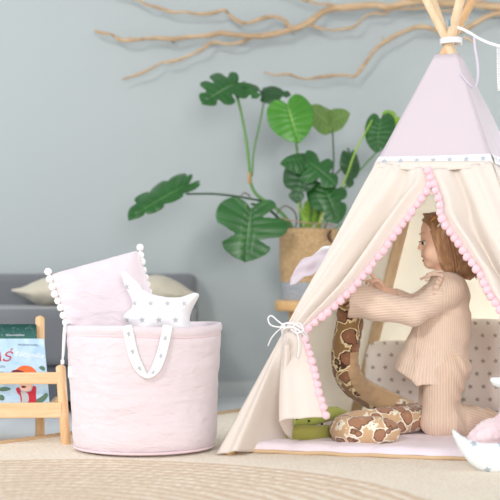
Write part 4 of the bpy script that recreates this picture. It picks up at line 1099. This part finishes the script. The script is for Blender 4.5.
def hand_near(X, Y, Z):
    d = cone(X, Y, Z, Q(361, 300, -.066), Q(354, 297, -.060), .0165, .0160)
    fins = [[(353, 292, -.060, .0064), (348, 290, -.060, .0060), (345, 292, -.052, .0054)],
            [(352, 295.5, -.062, .0066), (346, 294.5, -.062, .0060), (343, 297, -.054, .0054)],
            [(352, 299, -.062, .0064), (346, 299.5, -.061, .0058), (343.5, 302, -.053, .0052)],
            [(353, 302.5, -.060, .0058), (348.5, 304, -.059, .0052), (346, 306, -.053, .0046)],
            [(357, 293, -.052, .0078), (354, 289, -.046, .0064), (351, 288, -.040, .0056)]]
    for fg in fins:
        for a, b in zip(fg[:-1], fg[1:]):
            d = smin(d, cone(X, Y, Z, Q(*a[:3]), Q(*b[:3]), a[3], b[3]), .0022)
    return d
def whole(X, Y, Z):
    return smin(smin(smin(body(X, Y, Z), arms(X, Y, Z), .012), hand_far(X, Y, Z), .004), hand_near(X, Y, Z), .004)
lo = Q(338, 440, -.19); hi = Q(515, 206, .13)
# continuous skin; 3.2 mm cells keep the fingers apart
blob('body', whole, lo, hi, .0031, M_skin, girl, smooth_it=1)
# eyes, lashes, lips
def ico(name, c, r, mat, par, sub=2, sc=(1, 1, 1)):
    bm = bmesh.new(); bmesh.ops.create_icosphere(bm, subdivisions=sub, radius=1)
    V = [(c[0]+v.co.x*r*sc[0], c[1]+v.co.y*r*sc[1], c[2]+v.co.z*r*sc[2]) for v in bm.verts]; Fc = [[v.index for v in f.verts] for f in bm.faces]; bm.free()
    return mesh(name, V, Fc, mat, par)
for s in (-1, 1):
    e = ico('eye', Q(423.9, 243.0, s*.024), .0084, M_eyew, girl, 3)
    ico('iris', Q(421.9, 243.4, s*.0275), .0056, M_iris, e, 2, (.8, .8, 1))
    tube('eyelash', [Q(424.0, 241.2, s*.034), Q(421.2, 241.3, s*.031), Q(420.0, 242.0, s*.024), Q(420.3, 241.8, s*.016)], [.0006, .0014, .0014, .0006], M_lash, e, seg=6, n=4)
    tube('eyebrow', [Q(424.5, 233.6, s*.040), Q(421.6, 233.0, s*.032), Q(420.2, 234, s*.020), Q(420.0, 235, s*.012)], [.0005, .0012, .0012, .0006], plain('eyebrow_hair', (206, 160, 128), .7), girl, seg=6, n=4)
tube('lips', [Q(425.2, 258.2, -.014), Q(422.8, 256.4, -.008), Q(421.9, 256.2, 0), Q(422.8, 256.4, .008), Q(425.2, 258.2, .014)], [.001, .0026, .003, .0026, .001], M_lip, girl, seg=8, n=5)
tube('lips', [Q(425.4, 259, -.012), Q(423.6, 260.4, -.007), Q(423.0, 260.8, 0), Q(423.6, 260.4, .007), Q(425.4, 259, .012)], [.001, .0027, .0032, .0027, .001], M_lip, girl, seg=8, n=5)
# hair: cap plus locks
def hair(X, Y, Z):
    skull = ell(X, Y, Z, Q(448.5, 235.5), (.090, .079, .084))
    d = smin(skull, ell(X, Y, Z, Q(459, 252), (.058, .070, .062)), .03)
    d = smin(d, cone(X, Y, Z, Q(458, 252), Q(464, 270), .052, .040), .03)
    d = smin(d, ell(X, Y, Z, Q(447, 262, -.052), (.030, .018, .036)), .02)
    d = smin(d, ell(X, Y, Z, Q(447, 262, .052), (.030, .018, .036)), .02)
    d = smin(d, ell(X, Y, Z, Q(433, 226), (.040, .056, .042)), .02)
    # face opening: everything in front of a slanted hairline
    px = (X/Y)*F+250; row = HZ-(Z-CH)/Y*F
    x0 = Q(0, 0)[0]
    front = np.interp(row.ravel(), [205, 214, 219, 226, 234, 246, 258, 266, 280], [424, 420, 420, 428, 432, 434, 438, 437, 444]).reshape(row.shape)
    cut = (front-px)*m_*.8
    row_cut = (row-np.interp(px.ravel(), [430, 440, 455, 470, 482], [268, 271, 276, 280, 279]).reshape(row.shape))*m_*.8
    d = np.maximum(d, cut); d = np.maximum(d, row_cut)
    return d+.0016*np.sin(((X-hc[0])*.75+(Z-hc[2])*.35+Y*.3)*420+2*np.sin(Z*30))
blob('hair', hair, Q(418, 284, -.10), Q(486, 205, .10), .0036, M_hair, girl, smooth_it=1)
Vh, Fh = [], []
random.seed(3)
for i in range(130):
    s = -1 if i % 4 else 1
    a0 = random.random(); r0 = .002+.0022*random.random()
    sx = 423+a0*40; ph = random.random()
    # root along the parting, tip along the hair's lower edge
    ex = 439+a0*38+random.uniform(-2, 3); ey = np.interp(ex, [438, 450, 462, 480], [265, 272, 277, 279])+random.uniform(-3, 2)
    pts = []
    for t in np.linspace(0, 1, 9):
        top_ = np.array([sx+ (448-sx)*.2*(1-t), 214+4*abs(a0-.5), 0.0])
        bx = sx+(ex-sx)*t**.8+2.5*math.sin(PI*t)*(ph-.3)*(1 if a0 > .3 else 2.2)
        byy = 214.5+(ey-214.5)*t
        v = Q(bx, byy)
        # push on to the hair surface along y
        cx, cz = (v[0]-Q(449, 236)[0])/.091, (v[2]-Q(449, 236)[2])/.085
        yy = .081*math.sqrt(max(1-cx*cx-cz*cz, .0)) if byy < 240 else None
        if yy is None:
            yy0 = .081*math.sqrt(max(1-cx*cx-(Q(449, 240)[2]-Q(449, 236)[2])**2/.085**2, .15)); yy = yy0*(1-.25*((byy-240)/38)**2)
        pts.append((v[0], v[1]+s*max(yy, .006), v[2]+(.003 if byy < 222 else 0)))
    rad = [r0*(.5+.8*math.sin(PI*min(t*.9+.1, 1))) for t in np.linspace(0, 1, 9)]; rad[-1] = .0005
    v, f, _ = tube_vf(pts, rad, 6, True, .6)
    o0 = len(Vh); Vh += v; Fh += [tuple(k+o0 for k in x) for x in f]
mesh('hair_locks', Vh, Fh, M_hair, girl)
def clip(name, a, b, m):
    tube(name, [Q(*a), (Q(*a)+Q(*b))/2+np.array([-.001, -.003, .001]), Q(*b)], [.0026, .0032, .0026], m, girl, seg=8, n=4, flat=.6)
clip('hair_clip', (428.5, 221.5, -.060), (435.5, 216.0, -.064), M_gold); clip('hair_clip', (434.5, 227.5, -.078), (439.5, 222.5, -.080), M_silv)
tube('hair_clip', [Q(434, 226, -.079), Q(437, 225.8, -.082), Q(438.5, 222.5, -.082)], .0014, M_silv, girl, seg=6)

# cardigan
aS, aE, aC = Q(446, 291, -.066), Q(410, 312, -.130), Q(350, 299.5, -.085)
bS, bE, bC = Q(446, 291, .066), Q(417, 307, .09), Q(394.5, 295.5, .030)
def cardi(X, Y, Z):
    d = cone(X, Y, Z, Q(447, 284, -.040), Q(447, 284, .040), .046, .046)
    d = smin(d, cone(X, Y, Z, Q(447, 297), Q(443, 330), .076, .086), .03)
    # flaring skirt, elliptical
    t = np.clip((Z-Q(0, 385)[2])/(Q(0, 320)[2]-Q(0, 385)[2]), 0, 1)
    cx = Q(427, 0)[0]+(Q(442, 0)[0]-Q(427, 0)[0])*t; rx = .138+(.084-.138)*t; ry = .115+(.084-.115)*t
    an = np.arctan2(Y-Q(0, 0)[1], X-cx)
    rr = 1+.030*np.sin(an*9+1.2)*(1-t)
    q = np.sqrt(((X-cx)/(rx*rr))**2+((Y-HD)/(ry*rr))**2)
    sk = (q-1)*np.minimum(rx, ry)
    sk = np.maximum(sk, Z-Q(0, 316)[2])
    d = smin(d, sk, .03)
    px = (X-Q(250, 0)[0])/m_+250
    hem = np.interp(px.ravel(), [378, 388, 409, 413, 440, 470], [361, 366, 378, 383, 383, 378]).reshape(px.shape)
    hemz = CH-(hem-HZ)*m_
    d = np.maximum(d, hemz-Z)
    # hollow a little under the hem
    d = np.maximum(d, -(np.maximum(sk+.010, Z-hemz-.03)))
    s1 = cone(X, Y, Z, aS, aE, .052, .040); s1 = smin(s1, cone(X, Y, Z, aE, aC, .040, .058), .012)
    ax = (aC-aE); ax /= np.linalg.norm(ax); e = (X-aC[0])*ax[0]+(Y-aC[1])*ax[1]+(Z-aC[2])*ax[2]
    s1 = np.maximum(s1, e)
    s1 = np.maximum(s1, -np.maximum(cone(X, Y, Z, aE, aC, .030, .043), -(e+.05)))
    s2 = cone(X, Y, Z, bS, bE, .050, .038); s2 = smin(s2, cone(X, Y, Z, bE, bC, .036, .024), .012)
    bx = (bC-bE); bx /= np.linalg.norm(bx); e2 = (X-bC[0])*bx[0]+(Y-bC[1])*bx[1]+(Z-bC[2])*bx[2]
    s2 = np.maximum(s2, e2)
    d = smin(smin(d, s1, .010), s2, .014)
    # crease in the elbow and soft folds
    d = d+.004*np.exp(-(((X-Q(398, 0)[0])/.012)**2+((Z-Q(0, 306)[2])/.010)**2))*1.6
    d = d+.0022*np.sin(X*60+Z*45+1.5*np.sin(Z*40))
    nk = cone(X, Y, Z, Q(440, 262), Q(446, 276), .046, .040)
    return np.maximum(d, -nk)
def rib(V):
    out = np.zeros(len(V))
    def dist_seg(a, b):
        d = b-a; t = np.clip(((V-a)@d)/(d@d), 0, 1); return np.linalg.norm(V-a-t[:, None]*d, axis=1)
    dn = np.minimum(dist_seg(aS, aE), dist_seg(aE, aC)); df = np.minimum(dist_seg(bS, bE), dist_seg(bE, bC))
    dt = dist_seg(Q(447, 297), Q(440, 380))-.03
    ang = np.arctan2(V[:, 1]-HD, V[:, 0]-Q(440, 0)[0]); out = ang*.115
    for a, b in ((aS, aC), (bS, bC)):
        d = (b-a)/np.linalg.norm(b-a); up = np.cross(d, [0, 1, 0]); up /= np.linalg.norm(up); sd_ = np.cross(d, up)
        ctr = aE if a is aS else bE
        r_ = V-ctr; cc = np.arctan2(r_@up-0, -(r_@sd_))*.05
        w = ((dn if a is aS else df) < .062) & ((dn if a is aS else df) < dt) & (V[:, 0] < Q(437, 0)[0])
        out = np.where(w, r_@up, out)
    return out
blob('cardigan', cardi, Q(343, 392, -.21), Q(478, 264, .16), .0042, M_knit, girl, attr={'rib': rib}, smooth_it=1)
# frills on the shoulders and collar
def frill(path, wd, amp, par=girl, out=Vector((0, -1, 0)), freq=60):
    C_ = catmull([tuple(p) for p in path], 14); V, Fc = [], []
    for i, c in enumerate(C_):
        t = Vector(C_[min(i+1, len(C_)-1)]-C_[max(i-1, 0)]).normalized(); s_ = t.cross(out).normalized()
        ph = i*.9; c = Vector(c)
        for k in range(5):
            u_ = k/4; V.append(c+s_*(wd*(u_-.3))+out*(amp*u_*(1+math.sin(ph))*.9)+t*(amp*.6*math.cos(ph)*u_))
    for i in range(len(C_)-1):
        for k in range(4): a_ = i*5+k; Fc.append((a_, a_+1, a_+6, a_+5))
    o = mesh('frill', V, Fc, M_ruf, par); solidify(o, .0025); return o
frill([Q(424, 281, -.045), Q(426, 275, -.055), Q(434, 273.5, -.072), Q(440, 276, -.088)], .010, .004)
frill([Q(438, 278, -.100), Q(433.5, 284, -.122), Q(431.5, 292, -.130), Q(434, 301, -.124)], .018, .007)
frill([Q(420, 279, 0), Q(425, 276, -.03), Q(430, 274.5, -.05)], .009, .004)
tube('neckline', [Q(446+13*math.cos(a)-6, 273.5+2.5*math.sin(a)-1.2*math.cos(a), .050*math.sin(a)) for a in np.linspace(0, 2*PI, 20)], .0045, M_knit, girl, seg=8, n=2)
# button band down the front edge of the jacket
def skp(px, row, off=.0):
    t = min(max((row-320)/65, 0), 1); cx = 442-15*t; rx = (.084+.054*t)/m_; ry = .084+.031*t; x_ = (px-cx)/rx
    return Q(px, row, -ry*math.sqrt(max(1-x_*x_, .02))-off)
tube('front_band', [skp(417, 326, .002), skp(414, 345, .003), skp(412.5, 362, .004), skp(412, 382, .004)], .0032, M_knit, girl, seg=8, n=6)
# trousers
def pants(X, Y, Z):
    d = ell(X, Y, Z, Q(446, 366), (.084, .094, .075))
    for s in (-1, 1):
        d = smin(d, cone(X, Y, Z, Q(443, 372, s*.048), Q(436, 419, s*.064), .072, .056), .02)
        d = smin(d, cone(X, Y, Z, Q(438, 420, s*.064), Q(462, 421, s*.062), .054, .052), .02)
        d = smin(d, cone(X, Y, Z, Q(452, 420, s*.064), Q(487, 422.5, s*.060), .050, .043), .02)
        ax = Q(496, 423); d = np.maximum(d, X-Q(496, 0)[0])
        d = np.maximum(d, -cone(X, Y, Z, Q(486, 424, s*.055), Q(510, 424.5, s*.055), .030, .034))
    fl = RZ+MZ-.004
    d = np.maximum(d, fl-Z)
    return d+.004*np.sin(Z*85+X*70+2*np.sin(X*55))*np.clip((X-Q(445, 0)[0])/.05, 0, 1)+.0015*np.sin(X*50+Z*30)
def rib2(V):
    up = V[:, 0]-Q(440, 0)[0]; low = V[:, 2]
    w = np.clip((V[:, 0]-Q(452, 0)[0])/.03, 0, 1)*(V[:, 2] < Q(0, 398)[2])
    return (np.arctan2(V[:, 1]-HD, up)*.11)*(1-w)+(low+.35*V[:, 0])*w
blob('trousers', pants, Q(408, 441, -.17), Q(502, 350, .17), .0042, M_knit2, girl, attr={'rib': rib2}, smooth_it=1)
def fold(pts, r): tube('fold', [Q(*p) for p in pts], r, M_ruf, girl, seg=10, n=6)
0 and frill([Q(462, 407, -.095), Q(472, 409, -.098), Q(482, 408, -.095), Q(492, 410, -.085)], .020, .008, out=Vector((0, -.6, .8)))
for s in (-1, 1): blob('sock', lambda X, Y, Z: smin(cone(X, Y, Z, Q(490, 424, s*.055), Q(506, 424.5, s*.05), .026, .0185), cone(X, Y, Z, Q(506, 424.5, s*.05), Q(516, 424.5, s*.046), .0185, .014), .01), Q(482, 436, s*.055-.04), Q(524, 412, s*.055+.04), .004, M_white, girl, smooth_it=1)
